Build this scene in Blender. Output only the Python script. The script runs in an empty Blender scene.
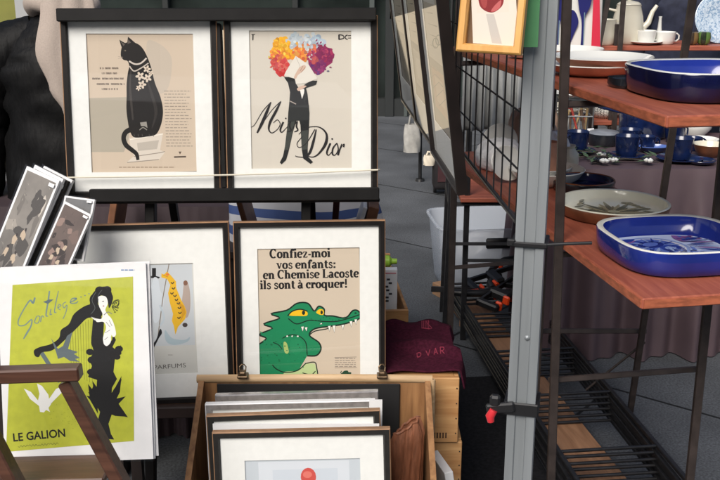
import bpy, bmesh, math, random
from math import sin, cos, pi, radians
from mathutils import Vector, Matrix
from mathutils.geometry import tessellate_polygon

random.seed(7)
SC = bpy.context.scene
COL = SC.collection

# ------------------------------------------------------------------ camera
PITCH = radians(16.26)
F = 960.0                       # focal length in photo pixels (720 px wide frame)
CAMZ = 1.55
cam_d = bpy.data.cameras.new('camera')
cam = bpy.data.objects.new('camera', cam_d)
COL.objects.link(cam)
cam.location = (0, 0, CAMZ)
cam.rotation_euler = (pi/2 - PITCH, 0, 0)
cam_d.sensor_width = 36
cam_d.lens = F/720*36
cam_d.clip_end = 500
cam_d.clip_start = 0.02
SC.camera = cam

# ------------------------------------------------------------------ light
SUN_EL, SUN_AZ = radians(41), radians(203)     # azimuth clockwise from +Y: sun behind the camera, slightly left
world = bpy.data.worlds.new('World')
SC.world = world
world.use_nodes = True
wn = world.node_tree
sky = wn.nodes.new('ShaderNodeTexSky')
sky.sky_type = 'NISHITA'
sky.sun_disc = False
sky.sun_elevation = SUN_EL
sky.sun_rotation = SUN_AZ
sky.air_density = 1.0
sky.dust_density = 4.0
sky.ozone_density = 1.0
wn.links.new(sky.outputs[0], wn.nodes['Background'].inputs[0])
wn.nodes['Background'].inputs[1].default_value = 0.085
sun_d = bpy.data.lights.new('sun', 'SUN')
sun_d.energy = 2.6
sun_d.angle = radians(35)
sun_d.color = (1.0, 0.965, 0.92)
sun = bpy.data.objects.new('sun', sun_d)
COL.objects.link(sun)
sd = Vector((sin(SUN_AZ)*cos(SUN_EL), cos(SUN_AZ)*cos(SUN_EL), sin(SUN_EL)))
sun.rotation_euler = sd.to_track_quat('Z', 'Y').to_euler()
sun.location = sd*20
SC.view_settings.view_transform = 'Standard'
SC.view_settings.look = 'None'
SC.view_settings.gamma = 1
SC.view_settings.use_curve_mapping = False
SC.view_settings.exposure = 0.32

# ------------------------------------------------------------------ geometry of the view (pixel of the photo -> point in the place)
CP, SP = cos(PITCH), sin(PITCH)
CAM = Vector((0, 0, CAMZ))
def ray(px, py):
    u, v = (px-360)/F, (240-py)/F
    return Vector((u, CP + SP*v, -SP + CP*v))
def atY(px, py, Y):
    r = ray(px, py); return CAM + r*(Y/r.y)
def atZ(px, py, z):
    r = ray(px, py); return CAM + r*((z-CAMZ)/r.z)
def onp(px, py, P0, n):
    r = ray(px, py); return CAM + r*((P0-CAM).dot(n)/r.dot(n))
def fit(corners, P0, n):
    """rectangle (matrix, width, height) in plane P0,n through four traced corners TL TR BR BL"""
    n = n.normalized()
    a = [onp(x, y, P0, n) for x, y in corners]
    ex = ((a[1]-a[0])+(a[2]-a[3]))
    ex = (ex - n*ex.dot(n)).normalized()
    ey = -n
    ez = ex.cross(ey)
    c = (a[0]+a[1]+a[2]+a[3])/4
    w = ((a[1]-a[0]).length+(a[2]-a[3]).length)/2
    h = ((a[0]-a[3]).length+(a[1]-a[2]).length)/2
    M = Matrix((ex, ey, ez)).transposed().to_4x4()
    M.translation = c
    return M, w, h

# ------------------------------------------------------------------ materials
def s(r, g, b, k=1.0):
    def f(c):
        c /= 255
        return (c/12.92 if c <= .04045 else ((c+.055)/1.055)**2.4)*k
    return (f(r), f(g), f(b))
MATS = {}
def mat(name, rgb, rough=.6, var=.0, scale=20, metal=0, bump=0, spec=.5, coat=0, stretch=(1, 1, 1), var2=None, detail=4):
    if name in MATS: return MATS[name]
    m = bpy.data.materials.new(name); m.use_nodes = True
    nt = m.node_tree; b = nt.nodes['Principled BSDF']
    b.inputs['Base Color'].default_value = (*rgb, 1)
    b.inputs['Roughness'].default_value = rough
    b.inputs['Metallic'].default_value = metal
    b.inputs['Specular IOR Level'].default_value = spec
    b.inputs['Coat Weight'].default_value = coat
    b.inputs['Coat Roughness'].default_value = .08
    if var or bump or var2:
        tc = nt.nodes.new('ShaderNodeTexCoord')
        mp = nt.nodes.new('ShaderNodeMapping'); mp.inputs['Scale'].default_value = stretch
        nt.links.new(tc.outputs['Object'], mp.inputs[0])
        nz = nt.nodes.new('ShaderNodeTexNoise'); nz.inputs['Scale'].default_value = scale
        nz.inputs['Detail'].default_value = detail
        nt.links.new(mp.outputs[0], nz.inputs['Vector'])
        if var or var2:
            rp = nt.nodes.new('ShaderNodeValToRGB')
            lo = tuple(c*(1-var) for c in rgb); hi = tuple(min(1, c*(1+var)) for c in rgb)
            if var2: lo, hi = rgb, var2
            rp.color_ramp.elements[0].color = (*lo, 1); rp.color_ramp.elements[0].position = .35
            rp.color_ramp.elements[1].color = (*hi, 1); rp.color_ramp.elements[1].position = .65
            nt.links.new(nz.outputs['Fac'], rp.inputs[0])
            nt.links.new(rp.outputs[0], b.inputs['Base Color'])
        if bump:
            bp = nt.nodes.new('ShaderNodeBump'); bp.inputs['Strength'].default_value = bump
            bp.inputs['Distance'].default_value = .004
            nt.links.new(nz.outputs['Fac'], bp.inputs['Height'])
            nt.links.new(bp.outputs[0], b.inputs['Normal'])
    MATS[name] = m
    return m
INKS = {}
def ink(rgb):
    """printing ink of one colour (sRGB 0-255)"""
    if rgb not in INKS:
        INKS[rgb] = mat('ink_%02x%02x%02x' % rgb, s(*rgb), .55, spec=.3)
    return INKS[rgb]
def glass_mat():
    m = bpy.data.materials.new('picture_glass'); m.use_nodes = True
    nt = m.node_tree; nt.nodes.clear()
    o = nt.nodes.new('ShaderNodeOutputMaterial'); mx = nt.nodes.new('ShaderNodeMixShader')
    tr = nt.nodes.new('ShaderNodeBsdfTransparent'); gl = nt.nodes.new('ShaderNodeBsdfGlossy')
    gl.inputs['Roughness'].default_value = .02
    fr = nt.nodes.new('ShaderNodeLayerWeight'); fr.inputs[0].default_value = .5      # symmetric for both faces of the pane
    pw = nt.nodes.new('ShaderNodeMath'); pw.operation = 'POWER'; pw.inputs[1].default_value = 5
    ma = nt.nodes.new('ShaderNodeMath'); ma.operation = 'MULTIPLY_ADD'; ma.inputs[1].default_value = .9; ma.inputs[2].default_value = .048
    nt.links.new(fr.outputs['Facing'], pw.inputs[0]); nt.links.new(pw.outputs[0], ma.inputs[0])
    nt.links.new(ma.outputs[0], mx.inputs[0]); nt.links.new(tr.outputs[0], mx.inputs[1]); nt.links.new(gl.outputs[0], mx.inputs[2])
    nt.links.new(mx.outputs[0], o.inputs[0])
    return m
M_GLASS = glass_mat()
def film_mat(name, rgb, through, rough=.15):
    m = bpy.data.materials.new(name); m.use_nodes = True
    nt = m.node_tree; b = nt.nodes['Principled BSDF']; o = nt.nodes['Material Output']
    b.inputs['Base Color'].default_value = (*rgb, 1); b.inputs['Roughness'].default_value = rough
    mx = nt.nodes.new('ShaderNodeMixShader'); tr = nt.nodes.new('ShaderNodeBsdfTransparent')
    mx.inputs[0].default_value = through
    nt.links.new(b.outputs[0], mx.inputs[1]); nt.links.new(tr.outputs[0], mx.inputs[2]); nt.links.new(mx.outputs[0], o.inputs[0])
    return m

def wood(name, c1, c2, axis=0, rough=.5, sc=6, bump=.15):
    if name in MATS: return MATS[name]
    m = bpy.data.materials.new(name); m.use_nodes = True
    nt = m.node_tree; b = nt.nodes['Principled BSDF']
    tc = nt.nodes.new('ShaderNodeTexCoord'); mp = nt.nodes.new('ShaderNodeMapping')
    st = [14, 14, 14]; st[axis] = 1.2
    mp.inputs['Scale'].default_value = st
    nz = nt.nodes.new('ShaderNodeTexNoise'); nz.inputs['Scale'].default_value = sc; nz.inputs['Detail'].default_value = 6
    nz.inputs['Distortion'].default_value = .6
    rp = nt.nodes.new('ShaderNodeValToRGB')
    rp.color_ramp.elements[0].color = (*c1, 1); rp.color_ramp.elements[0].position = .3
    rp.color_ramp.elements[1].color = (*c2, 1); rp.color_ramp.elements[1].position = .7
    bp = nt.nodes.new('ShaderNodeBump'); bp.inputs['Strength'].default_value = bump; bp.inputs['Distance'].default_value = .002
    nt.links.new(tc.outputs['Object'], mp.inputs[0]); nt.links.new(mp.outputs[0], nz.inputs['Vector'])
    nt.links.new(nz.outputs['Fac'], rp.inputs[0]); nt.links.new(rp.outputs[0], b.inputs['Base Color'])
    nt.links.new(nz.outputs['Fac'], bp.inputs['Height']); nt.links.new(bp.outputs[0], b.inputs['Normal'])
    b.inputs['Roughness'].default_value = rough
    MATS[name] = m
    return m

M_BLACKFR = mat('black_frame_paint', s(24, 21, 20), .4, .2, 30, spec=.3)
M_TAN = mat('raw_frame_side', s(150, 115, 85), .6, .15, 40)
M_MOUNT = mat('white_mount_card', (.82, .83, .80), .8, .02, 60)
M_BACKBD = mat('brown_backing_board', s(120, 92, 66), .8)
M_BLACKWD = mat('black_stained_wood', s(18, 17, 17), .55, .25, 25, bump=.1, spec=.25)
M_WHITE = mat('white_paper', (.78, .78, .78), .6, .02, 40)
M_CORD = mat('cream_cord', s(215, 208, 190), .8)
M_STEEL = mat('brown_black_steel', s(56, 48, 45), .45, .25, 30, bump=.1)
M_BLACKST = mat('black_steel', s(30, 30, 32), .4, .3, 40)
M_ALU = mat('grey_aluminium', (.31, .335, .35), .42, .14, 26, metal=.35, stretch=(1, 1, .06), bump=.12, detail=8)
M_RUBBER = mat('black_plastic', s(28, 28, 30), .45)
M_ORANGE = mat('orange_plastic', s(235, 75, 30), .45)

# ------------------------------------------------------------------ mesh builder
class MB:
    def __init__(self): self.v = []; self.f = []; self.m = []
    def add(self, vs, fs, mi=0, M=None):
        o = len(self.v)
        self.v += [tuple(M @ Vector(p)) if M else tuple(p) for p in vs]
        for f in fs:
            self.f.append(tuple(i+o for i in f)); self.m.append(mi)
        return self
    def box(self, c, size, M=None, bevel=0.0, mi=0, seg=1):
        bm = bmesh.new(); bmesh.ops.create_cube(bm, size=1)
        for v in bm.verts: v.co = Vector((v.co.x*size[0], v.co.y*size[1], v.co.z*size[2]))
        if bevel: bmesh.ops.bevel(bm, geom=list(bm.edges), offset=bevel, segments=seg, affect='EDGES', profile=.5)
        bm.verts.index_update()
        c = Vector(c)
        self.add([v.co+c for v in bm.verts], [[v.index for v in f.verts] for f in bm.faces], mi, M)
        bm.free(); return self
    def beam(self, p0, p1, w, h, up=Vector((0, 0, 1)), bevel=.0, mi=0):
        p0, p1 = Vector(p0), Vector(p1); d = p1-p0; L = d.length; x = d.normalized()
        y = Vector(up).cross(x).normalized(); z = x.cross(y)
        M = Matrix((x, y, z)).transposed().to_4x4(); M.translation = (p0+p1)/2
        return self.box((0, 0, 0), (L, w, h), M, bevel, mi)
    def tube(self, pts, r, n=8, mi=0, closed=False, cap=True):
        pts = [Vector(p) for p in pts]; N = len(pts); rs = r if isinstance(r, (list, tuple)) else [r]*N
        vs = []; prev = None
        for i, p in enumerate(pts):
            a = pts[(i-1) % N] if (closed or i) else p; b = pts[(i+1) % N] if (closed or i < N-1) else p
            t = (b-a).normalized()
            if prev is None:
                u = t.orthogonal().normalized()
            else:
                u = (prev - t*prev.dot(t)).normalized()
            prev = u; w = t.cross(u)
            for k in range(n):
                an = 2*pi*k/n; vs.append(p + (u*cos(an)+w*sin(an))*rs[i])
        fs = []
        R = N if closed else N-1
        for i in range(R):
            j = (i+1) % N
            for k in range(n):
                l = (k+1) % n; fs.append((i*n+k, i*n+l, j*n+l, j*n+k))
        if cap and not closed:
            fs.append(tuple(range(n-1, -1, -1))); fs.append(tuple((N-1)*n+k for k in range(n)))
        return self.add(vs, fs, mi)
    def lathe(self, prof, n=40, c=(0, 0, 0), sx=1, sy=1, e=2.0, mi=0, mids=None, M=None):
        """prof = [(r,z)...]; superellipse exponent e squares the outline"""
        vs = []; fs = []
        for r, z in prof:
            for k in range(n):
                a = 2*pi*k/n; ca, sa = cos(a), sin(a)
                q = (abs(ca)**e+abs(sa)**e)**(-1/e)
                vs.append((c[0]+r*q*ca*sx, c[1]+r*q*sa*sy, c[2]+z))
        o = len(self.v)
        self.v += [tuple(M @ Vector(p)) if M else p for p in vs]
        for i in range(len(prof)-1):
            for k in range(n):
                l = (k+1) % n
                self.f.append((o+i*n+k, o+i*n+l, o+(i+1)*n+l, o+(i+1)*n+k)); self.m.append(mids[i] if mids else mi)
        return self
    def build(self, name, mats, parent=None, smooth=None, world=False):
        me = bpy.data.meshes.new(name)
        vs = self.v
        if world and parent is not None:
            Mi = parent.matrix_basis.inverted()
            vs = [tuple(Mi @ Vector(p)) for p in vs]
        me.from_pydata(vs, [], self.f)
        for m in (mats if isinstance(mats, (list, tuple)) else [mats]): me.materials.append(m)
        me.polygons.foreach_set('material_index', self.m)
        if smooth is not None:
            me.polygons.foreach_set('use_smooth', [True]*len(self.f))
            me.set_sharp_from_angle(angle=radians(smooth))
        me.update()
        o = bpy.data.objects.new(name, me); COL.objects.link(o)
        if parent is not None: o.parent = parent
        return o
def tag(o, label, cat, group=None, kind=None):
    o['label'] = label; o['category'] = cat
    if group: o['group'] = group
    if kind: o['kind'] = kind
    return o
def thing(name, label, cat, loc=(0, 0, 0), rz=0, group=None, M=None):
    o = bpy.data.objects.new(name, None); COL.objects.link(o)
    o.empty_display_size = .05
    if M is not None: o.matrix_basis = M
    else: o.location = loc; o.rotation_euler = (0, 0, rz)
    o.matrix_basis  # evaluated from loc/rot
    return tag(o, label, cat, group)
def dup(root, label, M=None, loc=None, rz=None):
    r = root.copy(); COL.objects.link(r)
    if M is not None: r.matrix_basis = M
    if loc is not None: r.location = loc
    if rz is not None: r.rotation_euler = (0, 0, rz)
    r['label'] = label
    for ch in list(root.children):
        c = ch.copy(); COL.objects.link(c); c.parent = r
        for g in list(ch.children):
            d = g.copy(); COL.objects.link(d); d.parent = c
    return r
def structure(o): o['kind'] = 'structure'; return o
def grid_mesh(mb, nu, nv, fn, mi=0):
    vs = [fn(i/nu, j/nv) for j in range(nv+1) for i in range(nu+1)]
    fs = [(j*(nu+1)+i, j*(nu+1)+i+1, (j+1)*(nu+1)+i+1, (j+1)*(nu+1)+i) for j in range(nv) for i in range(nu)]
    return mb.add(vs, fs, mi)

# ------------------------------------------------------------------ flat printed artwork (ink layers inside one mesh)
def smooth(pts, closed=True, n=5):
    P = [Vector((x, y)) for x, y in pts]; N = len(P); out = []
    for i in range(N if closed else N-1):
        p0 = P[(i-1) % N] if (closed or i) else P[0]; p1 = P[i]; p2 = P[(i+1) % N]
        p3 = P[(i+2) % N] if (closed or i < N-2) else P[-1]
        for k in range(n):
            t = k/n
            q = .5*((2*p1)+(p2-p0)*t+(2*p0-5*p1+4*p2-p3)*t*t+(3*p1-p0-3*p2+p3)*t**3)
            out.append((q.x, q.y))
    if not closed: out.append(tuple(P[-1]))
    return out
class Art:
    """draws in photo pixels; every pixel is carried into the print's own plane"""
    def __init__(self, M, y0=0.0):
        self.M = M; self.Mi = M.inverted(); self.y0 = y0
        self.n = (M.to_3x3() @ Vector((0, -1, 0))).normalized()
        self.P0 = M @ Vector((0, y0, 0)); self.k = 0; self.mb = MB(); self.mats = []
    def mi(self, rgb):
        m = rgb if isinstance(rgb, bpy.types.Material) else ink(rgb)
        if m not in self.mats: self.mats.append(m)
        return self.mats.index(m)
    def loc(self, p):
        q = self.Mi @ onp(p[0], p[1], self.P0, self.n)
        return (q.x, q.z)
    def lay(self):
        self.k += 1; return self.y0 - self.k*2e-6
    def poly2(self, L, rgb):
        y = self.lay()
        tri = tessellate_polygon([[Vector((a, b, 0)) for a, b in L]])
        fs = []
        for t in tri:
            a, b, c = [L[i] for i in t]
            cr = (b[0]-a[0])*(c[1]-a[1])-(b[1]-a[1])*(c[0]-a[0])
            if abs(cr) < 1e-12: continue
            fs.append(t if cr > 0 else (t[0], t[2], t[1]))
        self.mb.add([(a, y, b) for a, b in L], fs, self.mi(rgb))
    def poly(self, pts, rgb, sm=False):
        if sm: pts = smooth(pts)
        self.poly2([self.loc(p) for p in pts], rgb)
    def stroke(self, pts, w, rgb, sm=False, newlayer=True):
        """w px or list of px"""
        if sm:
            if isinstance(w, (list, tuple)):
                ww = []
                for i in range(len(pts)-1):
                    for k in range(5): ww.append(w[i]+(w[i+1]-w[i])*k/5)
                ww.append(w[-1]); w = ww
            pts = smooth(pts, False)
        if not isinstance(w, (list, tuple)): w = [w]*len(pts)
        y = self.lay() if newlayer else self.y0-self.k*2e-6
        P = [Vector(p) for p in pts]; vs = []; fs = []
        for i, p in enumerate(P):
            a = P[i-1] if i else p; b = P[i+1] if i < len(P)-1 else p
            t = b-a
            if t.length < 1e-9: t = Vector((1, 0))
            t.normalize(); nn = Vector((-t.y, t.x))*w[i]/2
            for q in (p+nn, p-nn):
                l = self.loc(q); vs.append((l[0], y, l[1]))
        for i in range(len(P)-1):
            fs.append((2*i, 2*i+2, 2*i+3, 2*i+1))
        self.mb.add(vs, fs, self.mi(rgb))
    def ell(self, cx, cy, rx, ry, rgb, n=18, rot=0):
        self.poly([(cx+rx*cos(2*pi*k/n)*cos(rot)-ry*sin(2*pi*k/n)*sin(rot), cy+rx*cos(2*pi*k/n)*sin(rot)+ry*sin(2*pi*k/n)*cos(rot)) for k in range(n)], rgb)
    def lines(self, x0, y0, x1, y1, n, rgb, w=.8, jit=.25, sk=0):
        """rows of small unreadable print"""
        self.lay()
        for i in range(n):
            y = y0+(y1-y0)*(i/(max(1, n-1))); x = x0
            end = x1 - random.random()*jit*(x1-x0)
            while x < end:
                L = random.uniform(1.5, 5)
                self.stroke([(x+sk*(y-y0), y), (min(x+L, end)+sk*(y-y0), y)], w, rgb, newlayer=False); x += L+.9
    def sans(self, text, a, b, h, rgb, bold=0.0):
        """sans lettering with its baseline from a to b, capital height h px"""
        cu = bpy.data.curves.new('lettering', 'FONT'); cu.body = text; cu.offset = bold; cu.size = 1
        cu.resolution_u = 3
        ob = bpy.data.objects.new('lettering', cu); COL.objects.link(ob)
        dg = bpy.context.evaluated_depsgraph_get(); dg.update()
        me = bpy.data.meshes.new_from_object(ob.evaluated_get(dg))
        co = [v.co.copy() for v in me.vertices]
        x0 = min(c.x for c in co); x1 = max(c.x for c in co); y1 = .72
        y = self.lay(); vs = []
        A, B = Vector(a), Vector(b); d = (B-A); up = Vector((d.y, -d.x)).normalized()
        for c in co:
            q = A + d*((c.x-x0)/(x1-x0)) + up*(c.y/y1*h); l = self.loc(q); vs.append((l[0], y, l[1]))
        fs = []
        for p in me.polygons:
            f = list(p.vertices)
            A2, B2, C2 = [vs[i] for i in f[:3]]
            cr = (B2[0]-A2[0])*(C2[2]-A2[2])-(B2[2]-A2[2])*(C2[0]-A2[0])
            fs.append(f if cr > 0 else f[::-1])
        self.mb.add(vs, fs, self.mi(rgb))
        bpy.data.objects.remove(ob); bpy.data.curves.remove(cu); bpy.data.meshes.remove(me)
    def serif(self, text, a, b, xh, rgb, T=.345, t=.19):
        """heavy slab-serif lettering, baseline a to b, x-height xh px"""
        adv = sum(GLYPH[c][0] for c in text); A, B = Vector(a), Vector(b); d = (B-A)
        up = Vector((d.y, -d.x)).normalized()*xh; sx = d/adv
        x = 0; k0 = self.k
        for ch in text:
            w, strokes = GLYPH[ch]
            self.k = k0
            for st in strokes:
                kw = None
                if isinstance(st, tuple): st, kw = st
                P = []; W = []
                asp = sx.length/xh
                for i, p in enumerate(st):
                    q0 = st[max(0, i-1)]; q1 = st[min(len(st)-1, i+1)]
                    dx, dy = (q1[0]-q0[0])*asp, q1[1]-q0[1]; L = math.hypot(dx, dy) or 1
                    W.append((kw if kw else math.hypot(T*dy/L, t*dx/L))*xh)
                    P.append(tuple(A + sx*(x+p[0]) + up*p[1]))
                self.stroke(P, W, rgb)
            x += w
        self.k = k0+7
    def build(self, name, parent):
        return self.mb.build(name, self.mats, parent)

def arc(cx, cy, rx, ry, a0, a1, n=14):
    return [(cx+rx*cos(radians(a0+(a1-a0)*i/n)), cy+ry*sin(radians(a0+(a1-a0)*i/n))) for i in range(n+1)]
def sf(x, y, w=.42): return ([(x-w/2, y), (x+w/2, y)], .13)
def arch(x0, x1): return [(x0, .62), (x0+.1, .82), (x0+.25, .91), (x1-.12, .86), (x1-.01, .68), (x1, .5), (x1, 0)]
def dot(x, y): return ([(x-.15, y), (x+.15, y)], .30)
GLYPH = {
 ' ': (.36, []),
 'C': (1.08, [arc(.58, .72, .42, .66, 48, 312, 20), ([(.92, 1.36), (.92, .98)], .14)]),
 'L': (.98, [[(.3, 0), (.3, 1.42)], sf(.3, 1.36), ([(.1, .07), (.86, .07)], .14), ([(.86, .02), (.86, .42)], .14)]),
 'o': (.86, [arc(.43, .48, .29, .43, 0, 360, 20)]),
 'n': (.98, [[(.22, 0), (.22, .95)], sf(.12, .9, .3), arch(.22, .7), sf(.22, .06), sf(.72, .06)]),
 'm': (1.46, [[(.22, 0), (.22, .95)], sf(.12, .9, .3), arch(.22, .7), arch(.7, 1.18), sf(.22, .06), sf(.7, .06), sf(1.2, .06)]),
 'h': (.98, [[(.22, 0), (.22, 1.42)], sf(.12, 1.37, .3), arch(.22, .7), sf(.22, .06), sf(.72, .06)]),
 'f': (.62, [[(.26, 0), (.26, 1.05), (.34, 1.28), (.48, 1.36), (.6, 1.3)], ([(.02, .9), (.54, .9)], .13), sf(.26, .06), dot(.56, 1.24)]),
 'i': (.48, [[(.24, 0), (.24, .95)], sf(.14, .9, .3), sf(.24, .06), dot(.22, 1.28)]),
 'l': (.48, [[(.24, 0), (.24, 1.42)], sf(.14, 1.37, .3), sf(.24, .06)]),
 'e': (.82, [arc(.43, .48, .29, .43, 8, 318, 18), ([(.2, .5), (.74, .5)], .13)]),
 'z': (.76, [([(.08, .88), (.66, .88)], .14), ([(.6, .86), (.14, .08)], .24), ([(.08, .06), (.66, .06)], .14), ([(.1, .9), (.1, .68)], .12), ([(.66, .04), (.66, .28)], .12)]),
 '-': (.5, [([(.06, .46), (.44, .46)], .22)]),
 'v': (.84, [([(.16, .92), (.43, .06)], .26), ([(.43, .02), (.68, .92)], .16), sf(.16, .9, .36), sf(.68, .9, .28)]),
 's': (.7, [(smooth([(.58, .7), (.5, .86), (.33, .92), (.17, .8), (.2, .6), (.38, .5), (.55, .36), (.55, .16), (.36, .04), (.2, .08), (.1, .24)], False, 3), .2)]),
 't': (.6, [[(.26, 1.25), (.26, .3), (.32, .1), (.44, .06), (.56, .14)], ([(.04, .9), (.54, .9)], .13)]),
 'a': (.84, [[(.16, .74), (.26, .9), (.42, .92), (.57, .8), (.58, .6), (.58, .1)], arc(.34, .27, .2, .22, 0, 360, 14), ([(.56, .06), (.8, .06)], .13)]),
 'c': (.74, [arc(.43, .48, .29, .43, 48, 315, 16), dot(.58, .74)]),
 'r': (.68, [[(.22, 0), (.22, .95)], sf(.12, .9, .3), [(.24, .6), (.36, .84), (.5, .9), (.6, .82)], sf(.24, .06, .46), dot(.56, .76)]),
 'q': (.9, [arc(.4, .48, .27, .43, 0, 360, 18), [(.68, .95), (.68, -.42)], sf(.68, -.38)]),
 'u': (.96, [[(.22, .95), (.22, .3), (.3, .1), (.44, .05), (.6, .14), (.7, .34)], [(.72, .95), (.72, 0)], sf(.14, .9, .3), sf(.64, .9, .3), sf(.8, .06, .28)]),
 '!': (.46, [([(.24, 1.42), (.24, .46)], .28), dot(.24, .12)]),
 ':': (.44, [dot(.22, .14), dot(.22, .76)]),
}
GLYPH['à'] = (GLYPH['a'][0], GLYPH['a'][1]+[([(.2, 1.36), (.46, 1.12)], .2)])

def framed(name, label, cat, group, outer, P0, n, m=.018, d=.022, art=None, prt=None, paper=(205, 198, 185),
           frame_mat=None, side_mat=None, mount=True, size=None, M=None, paper_mat=None):
    """framed picture: frame > mitred moulding; mount, print and glass inside"""
    if M is None:
        M, w, h = fit(outer, P0, n)
    if size: w, h = size
    root = thing(name, label, cat, group=group, M=M)
    fm = frame_mat or M_BLACKFR; sm = side_mat or M_TAN
    b = MB(); prof = [(0, 0), (0, -d+.0022), (.0022, -d), (m*.8, -d), (m, -d*.72), (m, -.004)]
    vs = []
    for (i, y) in prof:
        for (a, c) in ((-1, 1), (1, 1), (1, -1), (-1, -1)):
            vs.append((a*(w/2-i), y, c*(h/2-i)))
    for k in range(len(prof)-1):
        for j in range(4):
            l = (j+1) % 4
            b.add([vs[k*4+j], vs[k*4+l], vs[(k+1)*4+l], vs[(k+1)*4+j]], [(0, 3, 2, 1)], 1 if k <= 1 else 0)
    fr = b.build('frame', [fm, sm], root)
    b = MB(); b.box((0, -.002, 0), (w-.002, .004, h-.002)); b.build('backing', M_BACKBD, root)
    yp = -d*.4
    if prt:
        A = Art(M, yp)
        L = [A.loc(p) for p in prt]
        A.poly2(L, paper_mat or paper)
        if art: art(A)
        A.build('print', root)
        x0 = sum(p[0] for p in (L[0], L[3]))/2; x1 = sum(p[0] for p in (L[1], L[2]))/2
        z1 = sum(p[1] for p in (L[0], L[1]))/2; z0 = sum(p[1] for p in (L[2], L[3]))/2
    else:
        x0, x1, z0, z1 = -w*.33, w*.33, -h*.36, h*.36
        if art:
            A = Art(M, yp); A.poly2([(x0, z1), (x1, z1), (x1, z0), (x0, z0)], paper_mat or paper); art(A, (x0, x1, z0, z1)); A.build('print', root)
    if mount:
        b = MB(); W, H = w/2-m*.6, h/2-m*.6; y = yp-.0025
        g = .0015
        b.box(((-W+x0+g)/2, y, 0), (x0+g+W, .0015, 2*H)); b.box(((W+x1-g)/2, y, 0), (W-x1+g, .0015, 2*H))
        b.box(((x0+x1)/2, y, (H+z1-g)/2), (x1-x0-2*g, .0015, H-z1+g)); b.box(((x0+x1)/2, y, (-H+z0+g)/2), (x1-x0-2*g, .0015, z0+g+H))
        b.build('mount', M_MOUNT, root)
    b = MB(); W, H = w/2-m*.7, h/2-m*.7; y = yp-.0055
    b.add([(-W, y, -H), (W, y, -H), (W, y, H), (-W, y, H)], [(0, 1, 2, 3)]); b.build('glass', M_GLASS, root)
    return root

# ================================================================== SETTING
def ground_mat():
    m = bpy.data.materials.new('slate_paving'); m.use_nodes = True
    nt = m.node_tree; b = nt.nodes['Principled BSDF']
    tc = nt.nodes.new('ShaderNodeTexCoord'); mp = nt.nodes.new('ShaderNodeMapping')
    mp.inputs['Rotation'].default_value = (0, 0, radians(38)); mp.inputs['Location'].default_value = (.55, .1, 0)
    nt.links.new(tc.outputs['Object'], mp.inputs[0])
    br = nt.nodes.new('ShaderNodeTexBrick'); br.inputs['Scale'].default_value = 1
    br.inputs['Brick Width'].default_value = 1.5; br.inputs['Row Height'].default_value = 1.1
    br.inputs['Mortar Size'].default_value = .007; br.inputs['Mortar Smooth'].default_value = .2
    br.inputs['Color1'].default_value = (.080, .086, .093, 1); br.inputs['Color2'].default_value = (.092, .098, .106, 1)
    br.inputs['Mortar'].default_value = (.012, .013, .014, 1)
    nt.links.new(mp.outputs[0], br.inputs['Vector'])
    nz = nt.nodes.new('ShaderNodeTexNoise'); nz.inputs['Scale'].default_value = 130; nz.inputs['Detail'].default_value = 3
    n2 = nt.nodes.new('ShaderNodeTexNoise'); n2.inputs['Scale'].default_value = 2.2; n2.inputs['Detail'].default_value = 6
    nt.links.new(tc.outputs['Object'], nz.inputs['Vector']); nt.links.new(tc.outputs['Object'], n2.inputs['Vector'])
    mr = nt.nodes.new('ShaderNodeMapRange'); mr.inputs[1].default_value = .3; mr.inputs[2].default_value = .7; mr.inputs[3].default_value = .6; mr.inputs[4].default_value = 1.4
    nt.links.new(nz.outputs['Fac'], mr.inputs[0])
    m3 = nt.nodes.new('ShaderNodeMapRange'); m3.inputs[1].default_value = .3; m3.inputs[2].default_value = .7; m3.inputs[3].default_value = .68; m3.inputs[4].default_value = 1.3
    nt.links.new(n2.outputs['Fac'], m3.inputs[0])
    mu = nt.nodes.new('ShaderNodeMath'); mu.operation = 'MULTIPLY'
    nt.links.new(mr.outputs[0], mu.inputs[0]); nt.links.new(m3.outputs[0], mu.inputs[1])
    vm = nt.nodes.new('ShaderNodeVectorMath'); vm.operation = 'SCALE'
    nt.links.new(br.outputs['Color'], vm.inputs[0]); nt.links.new(mu.outputs[0], vm.inputs['Scale'])
    nt.links.new(vm.outputs[0], b.inputs['Base Color'])
    b.inputs['Roughness'].default_value = .75; b.inputs['Specular IOR Level'].default_value = .3
    return m
b = MB(); b.add([(-80, -60, 0), (80, -60, 0), (80, 100, 0), (-80, 100, 0)], [(0, 1, 2, 3)])
structure(b.build('ground', ground_mat()))

# dark glass shop front at the far side of the square
sf_root = thing('glass_storefront', 'dark green glass shop front with black mullions across the square', 'shop front', (0, 9.9, 0))
M_DGL = mat('dark_shop_glass', (.026, .034, .031), .14, .5, 1.2, spec=.4)
M_MULL = mat('dark_mullion_metal', (.03, .033, .033), .4); M_UPR = mat('grey_green_upright', (.085, .10, .095), .35)
for i in range(-7, 9):
    b = MB(); b.box((i*1.3, .1, 2.1), (1.24, .02, 3.9)); b.build('glass_panel', M_DGL, sf_root)
b = MB()
for i in range(-7, 10): b.box((i*1.3-.65, .05, 2.05), (.06, .14, 4.1), bevel=.006)
b.box((0.65, .06, .09), (21, .16, .18)); b.box((.65, .06, 2.6), (21, .12, .08)); b.box((.65, .04, 4.3), (21, .3, .5))
b.build('mullion_grid', M_MULL, sf_root)
for x, w_, m_ in ((.12, .05, M_UPR), (.30, .09, M_MULL), (.47, .035, M_UPR), (.74, .06, M_UPR), (.92, .03, M_MULL), (1.25, .05, M_UPR)):
    b = MB(); b.box((x, -.02, 2.0), (w_, .05, 4.0), bevel=.004); b.build('upright', m_, sf_root)
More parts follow.
